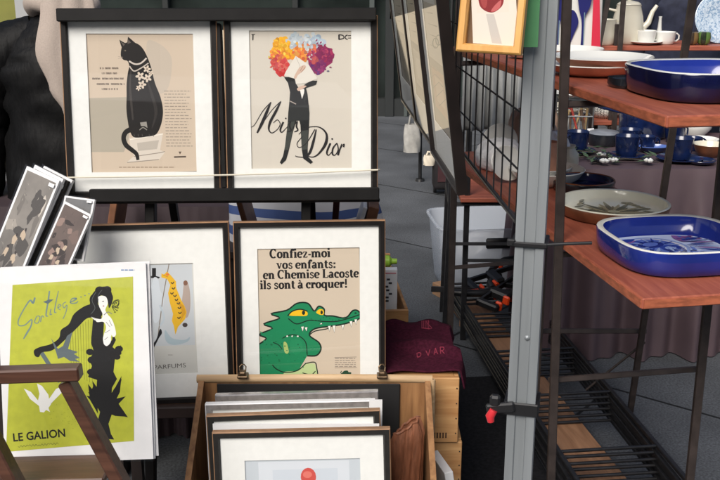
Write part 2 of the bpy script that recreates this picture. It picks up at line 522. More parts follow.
b = MB(); b.box((.65, 3.2, 2.0), (21, .1, 4.0)); b.build('interior_wall', mat('shop_interior', (.05, .045, .04), .9, .5, 1), sf_root)
# yellow reflection in the shop glass, painted as a plain band on the panels
b = MB(); b.box((.55, -.03, 1.02), (.5, .03, .07)); b.build('yellow_reflection', mat('yellow_reflection_tint', s(128, 104, 48), .5), sf_root)

# things only met as reflections in the picture glass: buildings across the street behind, a cream wall added to tint the hung frames' glass
M_STONE = mat('pale_stone_facade', s(196, 188, 174), .8, .12, 3)
bf = thing('stone_building', 'pale stone building with rows of dark windows across the street', 'building', (0, -15, 0))
b = MB(); b.box((0, -3, 4.0), (34, 6, 8)); b.build('wall', M_STONE, bf)
b = MB(); b.box((0, -.0, 8.1), (34.6, .8, .3)); b.box((0, .1, 3.3), (34.2, .4, .25)); b.build('cornice', M_STONE, bf)
for i in range(-7, 8):
    for z in (1.6, 4.6, 6.7):
        b = MB(); b.box((i*2.2, .02, z), (1.2, .06, 1.5 if z > 2 else 2.2)); b.build('window', M_DGL, bf)
aw = thing('market_awning', 'white market awning on slanting beams behind the photographer', 'awning', (-1.0, -6.0, 0))
b = MB(); b.add([(-3, 0, 2.5), (2.2, 0, 2.3), (2.2, -2.5, 3.0), (-3, -2.5, 3.2)], [(0, 1, 2, 3)]); b.build('canvas', M_WHITE, aw)
for x in (-3, -.4, 2.2):
    b = MB(); b.beam((x, .03, 0), (x, .03, 2.5), .06, .06); b.build('post', M_ALU, aw)
b = MB(); b.beam((-3, .04, 1.7), (-.4, .04, 2.3), .05, .05); b.build('brace', M_ALU, aw)
b = MB(); b.beam((-.4, .04, 1.5), (2.2, .04, 2.2), .05, .05); b.build('brace', M_ALU, aw)
tw = thing('reflection_wall', 'unseen cream wall added behind the framed adverts for glass reflections', 'reflection wall', (-2.2, 8, 0))
b = MB(); b.box((0, 0, .5), (3.4, .05, 1.0)); b.build('canvas', mat('cream_reflection', s(222, 208, 180), .9), tw)  # added out of view, only to give the hung glass a beige reflection

# ================================================================== LEFT: display stand with framed adverts
yw, ln = radians(4), radians(8)
EX = Vector((cos(yw), sin(yw), 0)); EZ = Vector((-sin(yw)*sin(ln), cos(yw)*sin(ln), cos(ln)))
N1 = EX.cross(EZ).normalized()
if N1.y > 0: N1 = -N1
P1 = Vector((-.33, 2.35, 1.21))
def stand(px, py, off=0): return onp(px, py, P1 + N1*off, N1)

st = thing('display_stand', 'black wooden display stand holding the four large framed adverts', 'display stand', (stand(220, 300).x, stand(220, 300).y, 0))
def beam_thing(parent, name, p0, p1, w, h, m, up=Vector((0, 0, 1)), bevel=.002):
    b = MB(); b.beam(p0, p1, w, h, up, bevel); return b.build(name, m, parent, world=True)
beam_thing(st, 'top_rail', stand(57, 15, .036), stand(376, 14, .036), .02, .030, M_BLACKWD, EZ)
beam_thing(st, 'middle_rail', stand(90, 195.5, .036), stand(379, 193.5, .036), .022, .031, M_BLACKWD, EZ)
beam_thing(st, 'ledge', stand(88, 201, .012), stand(379, 199, .012), .05, .010, M_BLACKWD, EZ)
beam_thing(st, 'lower_rail', stand(74, 412, .03), stand(392, 406, .03), .05, .028, mat('dark_brown_wood', s(48, 34, 30), .5, .3, 20, stretch=(.2, 1, 1)), EZ)
for px in (151, 306):
    a = stand(px, 30, -.03); c = stand(px, 235, -.03); dn = (c-a).normalized()
    foot = a + dn*(a.z/-dn.z)
    beam_thing(st, 'post', a, foot, .05, .024, M_BLACKWD, EX)
a = stand(219, 24, -.012); c = stand(225, 187, -.012); beam_thing(st, 'centre_stile', a, c, .06, .012, M_BLACKWD, EX)
for px in (80, 380):
    a = stand(px, 412, -.02); beam_thing(st, 'leg', a, Vector((a.x, a.y-.05, 0)), .04, .03, M_BLACKWD, EX)
for px in (151, 306):
    a = stand(px, 60, -.045); beam_thing(st, 'back_strut', a, Vector((a.x, a.y+.55, 0)), .035, .02, M_BLACKWD, EX)

BLK = (27, 24, 23)
def art_cat(A):
    A.poly([(88, 98), (128, 97), (129, 138), (124, 152), (91, 152)], (176, 168, 152))
    A.poly([(147, 42), (156, 42), (167, 50), (172, 62), (168, 88), (156, 92), (148, 66)], (193, 181, 165), True)
    A.poly([(129, 138), (163, 133), (160, 150), (165, 152), (159, 160), (126, 163), (134, 156), (131, 149)], (214, 205, 192))
    A.poly([(137, 143), (159, 140), (157, 149), (138, 151)], (186, 178, 166))
    A.stroke([(134, 156.5), (158, 153), (165, 151.5)], .8, (150, 140, 128)); A.stroke([(127, 162.5), (159, 159.5)], .8, (150, 140, 128))
    A.stroke([(130, 139.5), (163, 134)], .9, (235, 228, 215))
    A.stroke([(132, 129), (126, 132), (123.6, 138), (126, 145), (132, 150), (136.5, 154), (138, 160)], [5.5, 5, 4.6, 4.8, 4.4, 4, 3], BLK, True)
    A.poly([(122.6, 44.6), (126, 42.6), (131, 42), (137, 43.4), (142, 47.4), (146.5, 55), (151, 67), (155, 83), (160.5, 97), (163, 110), (162, 121), (159, 130), (155, 135), (147, 136.6), (139, 137.6), (133, 136.6),
            (129.6, 130), (127.6, 120), (126.4, 109), (126.6, 96), (126.6, 84), (127.8, 73), (129.2, 66), (127.4, 61), (123.6, 59.8), (121, 56.4), (120.8, 52), (121.6, 47.6)], BLK, True)
    A.poly([(119.3, 39.4), (121.5, 41), (126.6, 43.6), (122, 48), (120.6, 44.5)], BLK); A.poly([(127, 44), (128, 36.6), (131, 39), (136.5, 43.8), (132, 46)], BLK)
    A.poly([(120.6, 41.5), (125, 44), (123.5, 46)], (92, 84, 78)); A.poly([(128.2, 39), (131, 42.5), (127.5, 44)], (92, 84, 78))
    A.ell(125, 50.5, 1.1, .7, (120, 112, 96)); A.ell(124.8, 50.6, .4, .5, BLK)
    A.stroke([(123, 57.5), (118, 58.5)], .3, (140, 130, 120)); A.stroke([(123, 57), (118, 56.5)], .3, (140, 130, 120))
    A.stroke([(131, 70), (130, 85), (131, 100), (133, 120)], [1, 2, 2.5, 1.5], (60, 55, 52), True)
    A.stroke([(147, 80), (152, 95), (156, 112), (152, 128)], [1, 3, 3, 1], (50, 46, 44), True)
    A.stroke([(129, 61), (135, 64), (141, 63), (146.5, 58)], 1.6, (205, 195, 185), True)
    A.stroke([(129.5, 66), (134, 71), (141, 68), (148.5, 63)], 1.2, (190, 180, 170), True)
    for cx, cy, r in ((140, 76, 4.2), (147, 69, 3.6), (147.5, 78, 4), (142, 84.5, 4), (138.5, 88, 2.6), (151, 73, 2.4)):
        for k in range(5):
            a = 2*pi*k/5+cx
            A.ell(cx+cos(a)*r*.6, cy+sin(a)*r*.6, r*.5, r*.3, (216, 202, 184), 10, a)
        A.ell(cx, cy, r*.25, r*.25, (120, 105, 92), 8)
    A.poly([(140, 122.5), (146.5, 121.5), (147.5, 128), (144.5, 126), (141, 126)], (150, 146, 138)); A.stroke([(139.5, 130), (143, 127.5), (147, 130)], .8, (150, 146, 138), True)
    for x in (134, 138, 142, 149, 153): A.stroke([(x, 134), (x+.6, 136.5)], .6, (88, 82, 78))
    for x0, x1, y in ((100, 118, 68.2), (102, 117, 73.3), (92.5, 125, 78.6), (97, 124, 84), (102, 117, 89)):
        xx = x0
        while xx < x1:
            q = random.random(); A.stroke([(xx, y-.9), (xx+.15, y+.9)], .55, (92, 80, 72), newlayer=False)
            if q < .6: A.stroke([(xx+.1, y-.7), (xx+.8, y-.9), (xx+1.0, y+.8)], .45, (92, 80, 72), newlayer=False)
            elif q < .8: A.stroke([(xx+.1, y+.8), (xx+.9, y+.5), (xx+.8, y-.7), (xx+.1, y-.2)], .45, (92, 80, 72), newlayer=False)
            xx += 1.45 if random.random() > .18 else 2.6
    A.lines(164, 91, 191, 146, 19, (150, 140, 128), .8, .2, .04)
    A.lines(119, 167.2, 176, 166.8, 1, (140, 120, 100), .7, .02)
    A.poly([(178.5, 151.5), (181.5, 151.5), (180, 154.5)], (90, 75, 65)); A.stroke([(174, 157), (186, 156.6)], 1.5, (80, 68, 60))
tcat = framed('framed_print', 'framed magazine advert of a black cat wearing a flower collar on a beige page', 'framed print', 'framed adverts on the black stand',
       [(62, 14), (216.5, 15), (222, 196), (69, 198)], P1, N1, .0165, art=art_cat, prt=[(85, 33), (193, 33), (198, 171), (92, 174)], paper=(204, 188, 168))

def z2(x, y): return (244+x/5.65, 90+y/5.65)
def art_suit(A):
    random.seed(3)
    def petals(cx, cy, r, cols, n=16, q=2.6):
        for i in range(n):
            a = random.random()*6.28; d = r*math.sqrt(random.random()); w = random.uniform(.7, 1.2)*q
            c_ = random.choice(cols); f_ = random.uniform(.9, 1.08)
            A.ell(cx+d*cos(a), cy+d*sin(a)*.95, w, w*random.uniform(.6, .95), tuple(min(255, int(v_*f_/6)*6) for v_ in c_), 14, random.random()*3)
    for cx, cy, rx, ry, col in ((282, 47, 10, 10, (238, 178, 50)), (279, 63, 8, 9, (204, 84, 80)), (303, 50, 9, 9, (220, 124, 66)), (324, 56, 10, 11, (142, 44, 88)), (297, 42, 11, 6, (190, 200, 208)), (316, 43, 9, 7, (178, 194, 208)), (316, 66, 7, 8, (128, 48, 98)), (292, 53, 8, 7, (232, 160, 56))):
        A.poly([(cx+rx*(1+.16*sin(k*2.1+cx))*cos(k*.392), cy+ry*(1+.16*cos(k*1.7+cy))*sin(k*.392)) for k in range(16)], col, True)
    petals(294, 40, 8, [(176, 192, 204), (190, 200, 208)], 12, 2.4); petals(316, 41, 8, [(170, 190, 206), (186, 198, 206)], 16, 2.4)
    petals(281, 46, 7.5, [(240, 178, 40), (244, 196, 64), (226, 160, 40)], 26, 2.8); petals(288, 54, 6, [(240, 176, 40), (236, 150, 50)], 16, 2.6)
    petals(303, 49, 6, [(220, 110, 60), (210, 92, 60), (228, 138, 70)], 20, 2.4); petals(302, 58, 5, [(222, 130, 60), (226, 150, 70)], 10)
    petals(278, 63, 6, [(206, 90, 92), (196, 66, 70), (214, 120, 112)], 18, 2.2); petals(280, 71, 5.5, [(190, 44, 48), (202, 66, 66)], 18, 2.4)
    petals(327, 57, 6.5, [(140, 40, 90), (154, 48, 84), (120, 34, 84)], 24, 2.7); petals(317, 63, 6.5, [(120, 44, 100), (146, 52, 92), (100, 50, 110)], 22, 2.6)
    petals(319, 72, 3.5, [(100, 60, 120), (150, 50, 100)], 8, 2)
    for cx, cy, r, cols in ((287, 48, 9, [(240, 178, 40), (236, 160, 44), (246, 200, 80)]), (296, 47, 6, [(190, 200, 208), (236, 180, 90), (206, 214, 218)]), (300, 53, 7, [(222, 130, 60), (214, 100, 60), (232, 160, 80)]), (310, 50, 6, [(214, 110, 80), (184, 196, 208), (200, 120, 90)]),
                            (313, 57, 6, [(150, 50, 90), (190, 90, 90), (170, 60, 90)]), (322, 52, 6, [(150, 46, 90), (130, 40, 86), (176, 70, 100)]), (276, 56, 7, [(232, 150, 60), (206, 90, 80), (220, 120, 70)]), (283, 66, 5, [(200, 70, 70), (214, 110, 100)]), (321, 66, 5, [(120, 44, 100), (150, 60, 110)]), (306, 43, 8, [(180, 194, 206), (194, 204, 210), (206, 212, 214)])):
        petals(cx, cy, r, cols, 22, 2.0)
    for k in range(50):
        a = random.uniform(2.7, 6.6); d = random.uniform(24, 31); A.ell(300+d*1.0*cos(a), 62+d*.95*sin(a), 1.3, .7, random.choice([(240, 190, 80), (206, 90, 80), (170, 190, 206), (150, 60, 100), (226, 150, 70)]) if 0 else ([(206, 90, 80), (240, 184, 60), (176, 194, 206), (190, 204, 212), (150, 50, 96), (130, 40, 90)][min(5, int((a-2.7)/3.9*6))]), 8, a)
    A.ell(269, 57, .8, 1.2, (214, 190, 70)); A.ell(328, 71, 1.4, .7, (90, 90, 120))
    A.poly([(284, 77), (288, 77), (292, 75.6), (297.3, 77.5), (295.7, 83), (299, 88.5), (305.5, 84), (311, 80.6), (317.3, 80.6), (316, 84.6), (306, 88), (307.5, 94), (309.5, 113), (309, 126),
            (307.6, 150), (308, 156.5), (313, 162), (310.5, 163.8), (303.3, 158.5), (301.8, 150), (300.4, 125), (298, 115), (292.8, 132), (288.4, 152), (286, 160), (281.5, 164.2), (279.8, 162.4), (283, 156),
            (285, 146), (287.4, 130), (288.2, 113), (289.5, 100), (290, 92), (288, 83)], (30, 31, 32))
    A.poly([(287.8, 122), (295, 121), (288.4, 150), (284.5, 150)], (62, 66, 62)); A.poly([(301, 131), (308, 130), (307.7, 149), (302, 150)], (62, 66, 62))  # greyer trousers, here and below: glass reflection painted into the print
    A.poly([(289, 106), (309, 105), (309.4, 120), (288, 121)], (44, 46, 46))
    A.poly([(295.7, 55.8), (285.7, 71.7), (284, 75.6), (294.8, 78.6), (296, 84), (306, 83), (317.4, 78.6), (309, 65)], (222, 218, 208))
    A.stroke([(296, 57), (300, 66), (295, 78)], .4, (180, 174, 164))
    A.poly([(294, 77), (299, 68), (304, 65), (306, 67), (303, 71), (298, 75), (296, 78.5)], (206, 178, 160), True)
    A.stroke([(303, 66), (300, 71)], .4, (150, 110, 96)); A.stroke([(305, 67.5), (301, 72.5)], .4, (150, 110, 96))
    A.poly([(297, 88.5), (302, 85.5), (306.5, 86), (303, 88.5), (299, 91)], (206, 178, 160), True)
    A.poly([(300, 90), (304.5, 88.5), (304, 93), (302, 99)], (232, 230, 224)); A.stroke([(304.5, 88), (305.8, 96), (304, 102)], 1.3, (40, 42, 42), True)
    A.stroke([(290, 101), (296, 104)], .9, (170, 160, 150))
    K = (34, 32, 34)
    A.stroke([z2(33, 212), z2(60, 195), z2(105, 120), z2(152, 68)], [.5, .6, .7, .9], K, True)
    A.stroke([z2(152, 68), z2(130, 120), z2(100, 190), z2(74, 242)], [1, 2.8, 3, 1.4], K, True)
    A.stroke([z2(74, 242), z2(110, 180), z2(160, 110), z2(208, 64)], [.7, .6, .6, 1], K, True)
    A.stroke([z2(208, 64), z2(180, 120), z2(148, 180), z2(140, 222), z2(158, 242), z2(190, 220), z2(204, 190), z2(188, 168), z2(165, 186)], [1, 2.6, 2.6, 1.6, .8, .7, .8, .8, .5], K, True)
    A.stroke([z2(222, 180), z2(205, 222), z2(214, 238), z2(240, 212)], [1.8, 1.8, 1, .5], K, True); A.ell(*z2(236, 160), .8, .8, K, 8)
    A.stroke([z2(240, 215), z2(262, 178), z2(258, 205), z2(266, 230), z2(244, 234)], [.6, .8, 1.8, 1.4, .8], K, True)
    A.stroke([z2(268, 228), z2(300, 176), z2(296, 205), z2(304, 226), z2(284, 236)], [.6, .8, 1.8, 1.4, .8], K, True)
    A.stroke([z2(330, 262), z2(300, 300), z2(312, 324), z2(352, 300), z2(400, 222)], [.6, .8, .8, .7, 1], K, True)
    A.stroke([z2(408, 222), z2(392, 290), z2(372, 352), z2(345, 378), z2(300, 376), z2(290, 370)], [1, 2.6, 2.6, 1, .8, .6], K, True)
    A.stroke([z2(310, 250), z2(350, 214), z2(420, 208), z2(464, 244), z2(462, 300), z2(425, 356), z2(390, 378), z2(350, 370)], [.6, .8, 1, 2, 3, 1.8, 1, .7], K, True)
    A.stroke([z2(488, 300), z2(468, 350), z2(478, 368), z2(504, 338)], [1.9, 1.9, 1, .5], K, True); A.ell(*z2(498, 276), .9, .9, K, 8)
    A.stroke([z2(522, 302), z2(502, 330), z2(500, 362), z2(516, 366), z2(532, 336), z2(526, 304), z2(520, 302)], [1, 1.7, 1.7, .8, 1.2, 1.2, .8], K, True)
    A.stroke([z2(552, 304), z2(530, 368)], [1, 2], K); A.stroke([z2(538, 344), z2(556, 312), z2(566, 306), z2(562, 322)], [.6, .7, 1.2, 1.6], K, True)
    A.stroke([(251.5, 34.5), (255, 34.3)], .7, K); A.stroke([(253, 35), (252.8, 40)], 1, K)
    A.stroke([(339, 34.5), (339, 39.5)], 1.5, K); A.stroke([(339, 34.6), (343, 35.4), (343.6, 38), (339, 39.4)], .9, K, True)
    A.stroke([(347.5, 34.8), (345.4, 36), (345.4, 38.2), (347.5, 39.4)], .9, K, True); A.stroke([(348, 35.6), (351, 35.4)], .6, K); A.stroke([(348, 38), (351, 37.8)], .6, K)
tsuit = framed('framed_print', 'framed advert of a dark-suited figure behind a colourful bouquet with script lettering', 'framed print', 'framed adverts on the black stand',
       [(223.5, 15), (375, 16), (379, 195), (228, 197)], P1, N1, .0165, art=art_suit, prt=[(248.5, 30), (351.5, 30), (352.5, 168), (251, 169.5)], paper=(208, 202, 190))

P2 = P1 + N1*.004
def art_banner(A):
    A.poly([(116, 266), (192, 264), (195, 345), (119, 347)], (196, 202, 206))
    A.poly([(152, 268), (156, 268), (156, 276), (160, 277), (159, 278.5), (148, 278), (148, 276), (152, 276)], (24, 24, 28))
    A.poly([(153, 279), (158, 279), (160, 290), (164, 300), (160, 318), (154, 322), (150, 300)], (206, 214, 220), True)
    A.stroke([(169, 264), (163, 297), (158, 336)], .9, (130, 118, 104))
    A.poly([(184, 283), (187, 281), (190, 292), (190, 310), (186, 318), (182, 306), (183, 292)], (176, 160, 150), True); A.ell(185.5, 283, 2.2, 2.6, (128, 92, 74))
    A.poly([(161.5, 273.5), (164, 274.5), (167, 271.5), (171, 275.6), (176, 281.5), (176.3, 288), (181, 299.6), (184.6, 306), (186.6, 312), (185.2, 319), (178, 327), (175.4, 334.6), (173.8, 326), (171.8, 321), (173, 314), (169.6, 302), (168, 293.3), (170.3, 285), (167, 279), (161.3, 277.4)], (226, 178, 40))
    A.ell(167.5, 274.5, 1.6, 1.3, (222, 120, 60)); A.stroke([(163, 275), (168, 277)], .8, (196, 140, 40)); A.poly([(177, 300), (184, 306), (185.8, 313), (180, 322), (182, 312)], (206, 152, 34))
    for i, (x, y) in enumerate(((172.5, 283), (173.5, 288.5), (172, 293.5), (175, 296), (176.5, 300), (178.5, 303.5), (179.5, 308), (180, 313), (179, 318))):
        A.stroke([(x-1.6, y-.8), (x, y+.6), (x+1.5, y-1.2)], 1.1, (78, 66, 44), True)
    A.poly([(165, 330), (172, 338), (184, 340), (190, 337), (187, 342), (174, 345), (166, 341)], (170, 188, 196), True)
    A.poly([(160, 329), (162, 333), (159, 338), (153, 349), (151, 346), (156, 340)], (26, 26, 30), True)
    A.ell(185, 325, 2.6, 2.2, (70, 60, 60))
    A.stroke([(160, 305), (164, 318), (160, 326)], 2, (188, 200, 208), True)
    A.sans('PARFUMS', (154, 369.6), (186, 367.2), 4.4, (96, 92, 88))
    A.lines(168, 355, 174, 355, 1, (150, 146, 140), .6, .1)
tban = framed('framed_print', 'framed perfume advert with a yellow banner, half hidden by the green poster', 'framed print', 'framed adverts on the black stand',
       [(70, 225), (228.7, 220), (236, 400), (79, 405)], P2, N1, .016, art=art_banner, prt=[(112, 264.5), (194.5, 262), (197.5, 373), (118, 376)], paper=(206, 206, 200))

def z4(x, y): return (255+x/5.52, 295+y/5.52)
def art_croc(A):
    A.serif('Confiez-moi', z4(0, 0) and (269.5, 258.3), (330.5, 257.2), 6.4, (28, 26, 26))
    A.serif('vos enfants:', (276.5, 269), (336, 268), 6.2, (28, 26, 26))
    A.serif('en Chemise Lacoste', (263, 279.2), (359, 277.3), 6.2, (28, 26, 26))
    A.serif('ils sont à croquer!', (260, 289.3), (347.5, 287.6), 6.2, (28, 26, 26))
    G = (24, 132, 86); D = (16, 40, 30)
    out = [z4(18, 480), z4(18, 275), z4(62, 240), z4(24, 218), z4(96, 184), z4(48, 160), z4(136, 128), z4(88, 104), z4(176, 84), z4(232, 46), z4(292, 46), z4(326, 88), z4(352, 62), z4(382, 78), z4(384, 112),
           z4(430, 116), z4(500, 126), z4(540, 86), z4(572, 90), z4(582, 126), z4(500, 158), z4(420, 172), z4(332, 186), z4(300, 222), z4(352, 262), z4(364, 300), z4(340, 334), z4(288, 336), z4(282, 378),
           z4(330, 392), z4(340, 420), z4(348, 480)]
    A.poly([z4(150, 480), z4(160, 420), z4(240, 418), z4(284, 376), z4(330, 380), z4(342, 420), z4(352, 480)], (188, 208, 150))
    so = smooth(out[1:28], False, 4)
    A.poly([out[0]]+so+[z4(240, 418), z4(160, 424), z4(150, 480)], G)
    A.stroke(so, 1.5, D); A.stroke([z4(282, 376), z4(236, 416), z4(170, 428), z4(120, 410), z4(96, 386)], 1.1, D, True)
    A.stroke([z4(282, 378), z4(330, 372), z4(342, 410), z4(352, 478)], 1.1, D, True)
    A.stroke([z4(262, 430), z4(310, 440), z4(334, 420)], .9, D, True)
    A.poly([z4(188, 112), z4(210, 90), z4(250, 80), z4(286, 92), z4(286, 114), z4(240, 116)], (240, 190, 30), True); A.stroke([z4(180, 116), z4(206, 90), z4(250, 79), z4(290, 90)], 1.2, D, True)
    A.ell(*z4(268, 98), 1.6, 2.2, D); A.poly([z4(338, 96), z4(356, 78), z4(378, 84), z4(378, 108), z4(356, 108)], (240, 190, 30), True); A.ell(*z4(368, 96), 1.2, 2, D)
    A.stroke([z4(184, 130), z4(230, 160), z4(300, 140), z4(380, 146), z4(450, 146), z4(520, 128), z4(580, 108)], 1.1, D, True)
    A.stroke([z4(300, 222), z4(330, 200), z4(400, 186), z4(410, 172)], 1.1, D, True)
    A.ell(*z4(555, 100), 1.2, .8, D, 8)
    for x, y, h in ((262, 182, 20), (282, 186, 16), (410, 178, 24), (436, 176, 34), (484, 172, 20), (530, 152, 26), (556, 142, 22), (364, 168, -16)):
        A.poly([z4(x-9, y-6), z4(x+9, y-8), z4(x+2, y+h)], (240, 238, 228)); A.stroke([z4(x-9, y-6), z4(x+2, y+h), z4(x+9, y-8)], .5, D)
    A.stroke([z4(150, 240), z4(190, 222), z4(240, 226), z4(280, 262), z4(288, 330)], 1, D, True)
    A.poly([z4(158, 262), z4(176, 268), z4(186, 320), z4(164, 316)], (170, 190, 110), True)
    for x in (178, 206, 236): A.ell(*z4(x, 228), 1, .8, (236, 234, 224), 8)
    A.poly([z4(200, 250), z4(250, 252), z4(262, 300), z4(226, 330), z4(196, 300)], (30, 138, 90), True)
    A.stroke([z4(100, 262), z4(130, 276), z4(150, 300)], .9, D, True)
    random.seed(21)
    for k in range(70):
        px, py = z4(random.uniform(30, 270), random.uniform(190, 400)); 
        if px > 258: A.ell(px, py, random.uniform(.5, 1.2), random.uniform(.4, .8), random.choice(((18, 104, 66), (34, 140, 94), (26, 130, 84))), 7)
    for k in range(16): 
        px, py = z4(310+k*17, 132+10*sin(k)); A.ell(px, py, .7, .5, (16, 96, 62), 7)
    A.lines(335, 358.5, 356, 366.5, 5, (150, 140, 128), .8, .05)
    A.stroke([(334.5, 357.5), (356.5, 357)], .4, (120, 110, 100)); A.stroke([(334.7, 368), (356.8, 367.6)], .4, (120, 110, 100))
    A.poly([(341.5, 374.2), (344, 371), (347.5, 370.6), (348.5, 372), (351, 372.4), (350.8, 374), (347, 375)], (30, 70, 50), True); A.stroke([(342, 374.4), (340.6, 372.5), (341.6, 371)], .8, (30, 70, 50))
tcroc = framed('framed_print', 'framed advert with heavy black lettering above a green crocodile', 'framed print', 'framed adverts on the black stand',
       [(232, 221.5), (382.5, 218.5), (387, 396), (239, 399)], P2, N1, .0165, art=art_croc, prt=[(257, 248.5), (359, 246.3), (361.8, 384), (259.2, 386)], paper=(206, 192, 172))
# cream cord holding the upper row
c = MB(); c.tube([stand(60, 178, .012), stand(61, 177.6, .03), stand(140, 176.6, .0305), stand(226, 175, .0305), stand(300, 173, .0305), stand(378, 169.8, .03), stand(379.5, 169.6, .012)], .0022, 6)
tag(c.build('cord', M_CORD, smooth=40), 'cream elastic cord stretched across the upper two framed adverts', 'cord')

# ------------------------------------------------------------------ green poster on mount boards, on a wooden rack
ln2 = radians(15)
N2 = Vector((0.02, -cos(ln2), sin(ln2))).normalized()
PG = atY(76, 364, 1.80)
M2, w2, h2 = fit([(1, 268.5), (149, 262.5), (150, 459.5), (0, 464.5)], PG, N2)
SLEEVE = M_GLASS
def mounted(root, art=None):
    b = MB(); b.box((0, .002, 0), (w2, .003, h2)); b.build('mount_board', M_WHITE, root)
    if art: art
    b = MB(); w, h = w2/2+.004, h2/2+.004
    b.add([(-w, -.003, -h), (w, -.003, -h), (w, -.003, h), (-w, -.003, h)], [(0, 1, 2, 3)]); b.build('sleeve', SLEEVE, root)
tp = thing('poster', 'lime green perfume poster with a black harp-playing lady on white mount', 'poster', M=M2)
A = Art(M2, 0.0)
A.poly([(12.5, 285), (133, 276.5), (134, 441), (6, 452)], mat('lime_print_paper', s(178, 183, 50), .5, .06, 60))
def art_lady(A):
    K = (24, 24, 26); W = (232, 232, 228); GR = (92, 104, 108); SC_ = (112, 134, 130)
    for k in range(9):
        x = 70+k*2.6; A.stroke([(x, 333-k*1.9), (x+1.5, 372+k*1.5)], .45, (120, 126, 40), newlayer=(k == 0))
    A.stroke([(41, 352), (50, 366), (60, 382)], 4.2, GR)
    A.poly([(34, 350.5), (40, 347), (51, 344), (59, 338), (61, 330), (69, 324), (74, 314), (85, 306), (95, 304), (103, 308), (100, 318), (88, 318), (79, 326), (67, 338), (53, 350), (42, 352.5), (39, 357), (35, 356)], K, True)
    A.poly([(51, 338), (56, 346), (58, 349), (63, 346), (67, 336), (72.5, 332), (70, 342), (68, 349), (78, 352), (74, 354), (80, 358), (75, 359), (80, 362), (70, 361), (64, 357), (58, 359), (56, 352)], GR)
    A.poly([(90, 310), (91, 297), (97, 289), (105, 286.5), (111, 291), (112.5, 301), (109, 308), (107, 299), (101, 295.5), (97.5, 301), (99.5, 311), (94, 317)], K, True)
    A.poly([(93, 318), (99, 313), (104, 322), (103, 341), (108, 344), (112, 340), (113, 333), (116, 340), (112.5, 347), (116, 350), (121, 345), (121.5, 354), (115, 359), (113.5, 372), (117, 379), (112, 388), (111.5, 398),
            (116, 386), (121.5, 376), (120, 392), (116, 400), (128, 417.5), (112, 414), (108.5, 424), (111, 434), (104, 440), (99, 434), (97, 424), (100, 412), (94, 402), (88, 392), (96, 396), (97, 380), (88, 377), (92, 366), (89, 360), (94, 352), (91, 343)], K)
    A.poly([(97, 396), (94, 384), (92, 389), (88, 384), (90, 400), (98, 414)], K)
    A.poly([(98, 298), (101, 295.8), (106, 297), (107.8, 303), (105.5, 309), (106, 312), (110, 318), (112.5, 328), (111, 337), (108.5, 345), (104.5, 344), (103, 338), (106, 328), (103.5, 322), (97, 322), (95, 318.5), (101, 319), (102.5, 314), (99, 306)], W, True)
    A.ell(94, 300, 4.5, 6, K); A.ell(100, 290.5, 5, 4.2, K); A.ell(107, 290, 4.5, 4, K); A.ell(92.5, 309, 4, 5, K); A.ell(110.5, 298, 2.6, 4.5, K)
    A.stroke([(96, 292), (92, 300), (95, 308), (91, 314)], .5, (90, 96, 96), True); A.stroke([(102, 290), (98, 296), (98.5, 304)], .4, (90, 96, 96), True)
    A.poly([(104, 318), (109, 316), (113.5, 323), (116, 334), (113, 337), (110, 331), (111, 341), (107, 346), (103.5, 343), (104, 334), (107, 327)], W, True)
    for p in ((106, 322, 110, 327), (105, 333, 110, 330), (104.5, 340, 108, 337), (109, 320, 112, 326)): A.stroke([p[:2], p[2:]], .45, (110, 112, 110))
    for cx, cy, r in ((90, 352, 4), (92, 360, 4.5), (119, 349, 4), (117, 357, 3.5), (91, 372, 4), (112, 352, 4)): A.ell(cx, cy, r, r*.8, K)
    for a0, L_, cx, cy in ((-2.2, 14, 108, 400), (-1.1, 26, 110, 402), (-.5, 18, 110, 405), (.35, 20, 108, 410), (-2.6, 16, 100, 404), (-1.9, 20, 99, 400), (2.6, 12, 104, 436), (.6, 10, 106, 434)):
        A.poly([(cx-3*sin(a0), cy+3*cos(a0)), (cx+L_*.45*cos(a0)-3.2*sin(a0), cy+L_*.45*sin(a0)+3.2*cos(a0)), (cx+L_*cos(a0), cy+L_*sin(a0)), (cx+L_*.5*cos(a0)+2.4*sin(a0), cy+L_*.5*sin(a0)-2.4*cos(a0)), (cx+3*sin(a0), cy-3*cos(a0))], K)
    for k in range(2): A.stroke([(112+2*k, 304), (116+k, 300), (119, 303-k*2), (117, 307), (114, 306)], .7, K, True)
    A.stroke([(95, 318.5), (91.5, 317), (95, 320)], .9, W); A.stroke([(102, 301.5), (104, 301)], .5, K); A.ell(103.5, 306, .9, .5, (150, 60, 60), 8); A.ell(103.2, 301.6, .5, .4, K, 8)
    A.stroke([(104, 315), (108, 312), (112, 314)], .8, (120, 120, 116), True)
    for k in range(6):
        a = -1.2+k*.45; A.stroke([(112, 307), (112+5*cos(a), 307+5*sin(a))], .6, (60, 66, 30)); A.ell(112+6*cos(a), 307+6*sin(a), .8, .8, (60, 66, 30), 8)
    A.poly([(23.8, 388.5), (31, 392), (38, 400.5), (39.5, 394), (37, 383.5), (42, 386), (48.5, 395), (49, 399), (56, 389), (63, 386), (61.5, 393), (52.5, 402), (48.5, 408), (50, 412), (46, 410), (44, 412.5), (40, 412), (39, 406), (30, 399)], W)
    A.stroke([(35, 297.5), (33, 303), (30, 300.5), (24, 309), (18.5, 320), (19, 325.5), (25, 325), (31.5, 319.5), (31, 326), (27, 333), (23.5, 339)], [1.6, 2.2, 1.6, 1.1, 1.1, 1, 1, 1.2, 1.4, 1.8, 1], SC_, True)
    A.stroke([(37, 316), (34.5, 322), (38, 323), (40, 317), (37.5, 316)], .9, SC_, True); A.stroke([(40.5, 322), (42, 316), (44, 317.5)], .9, SC_, True)
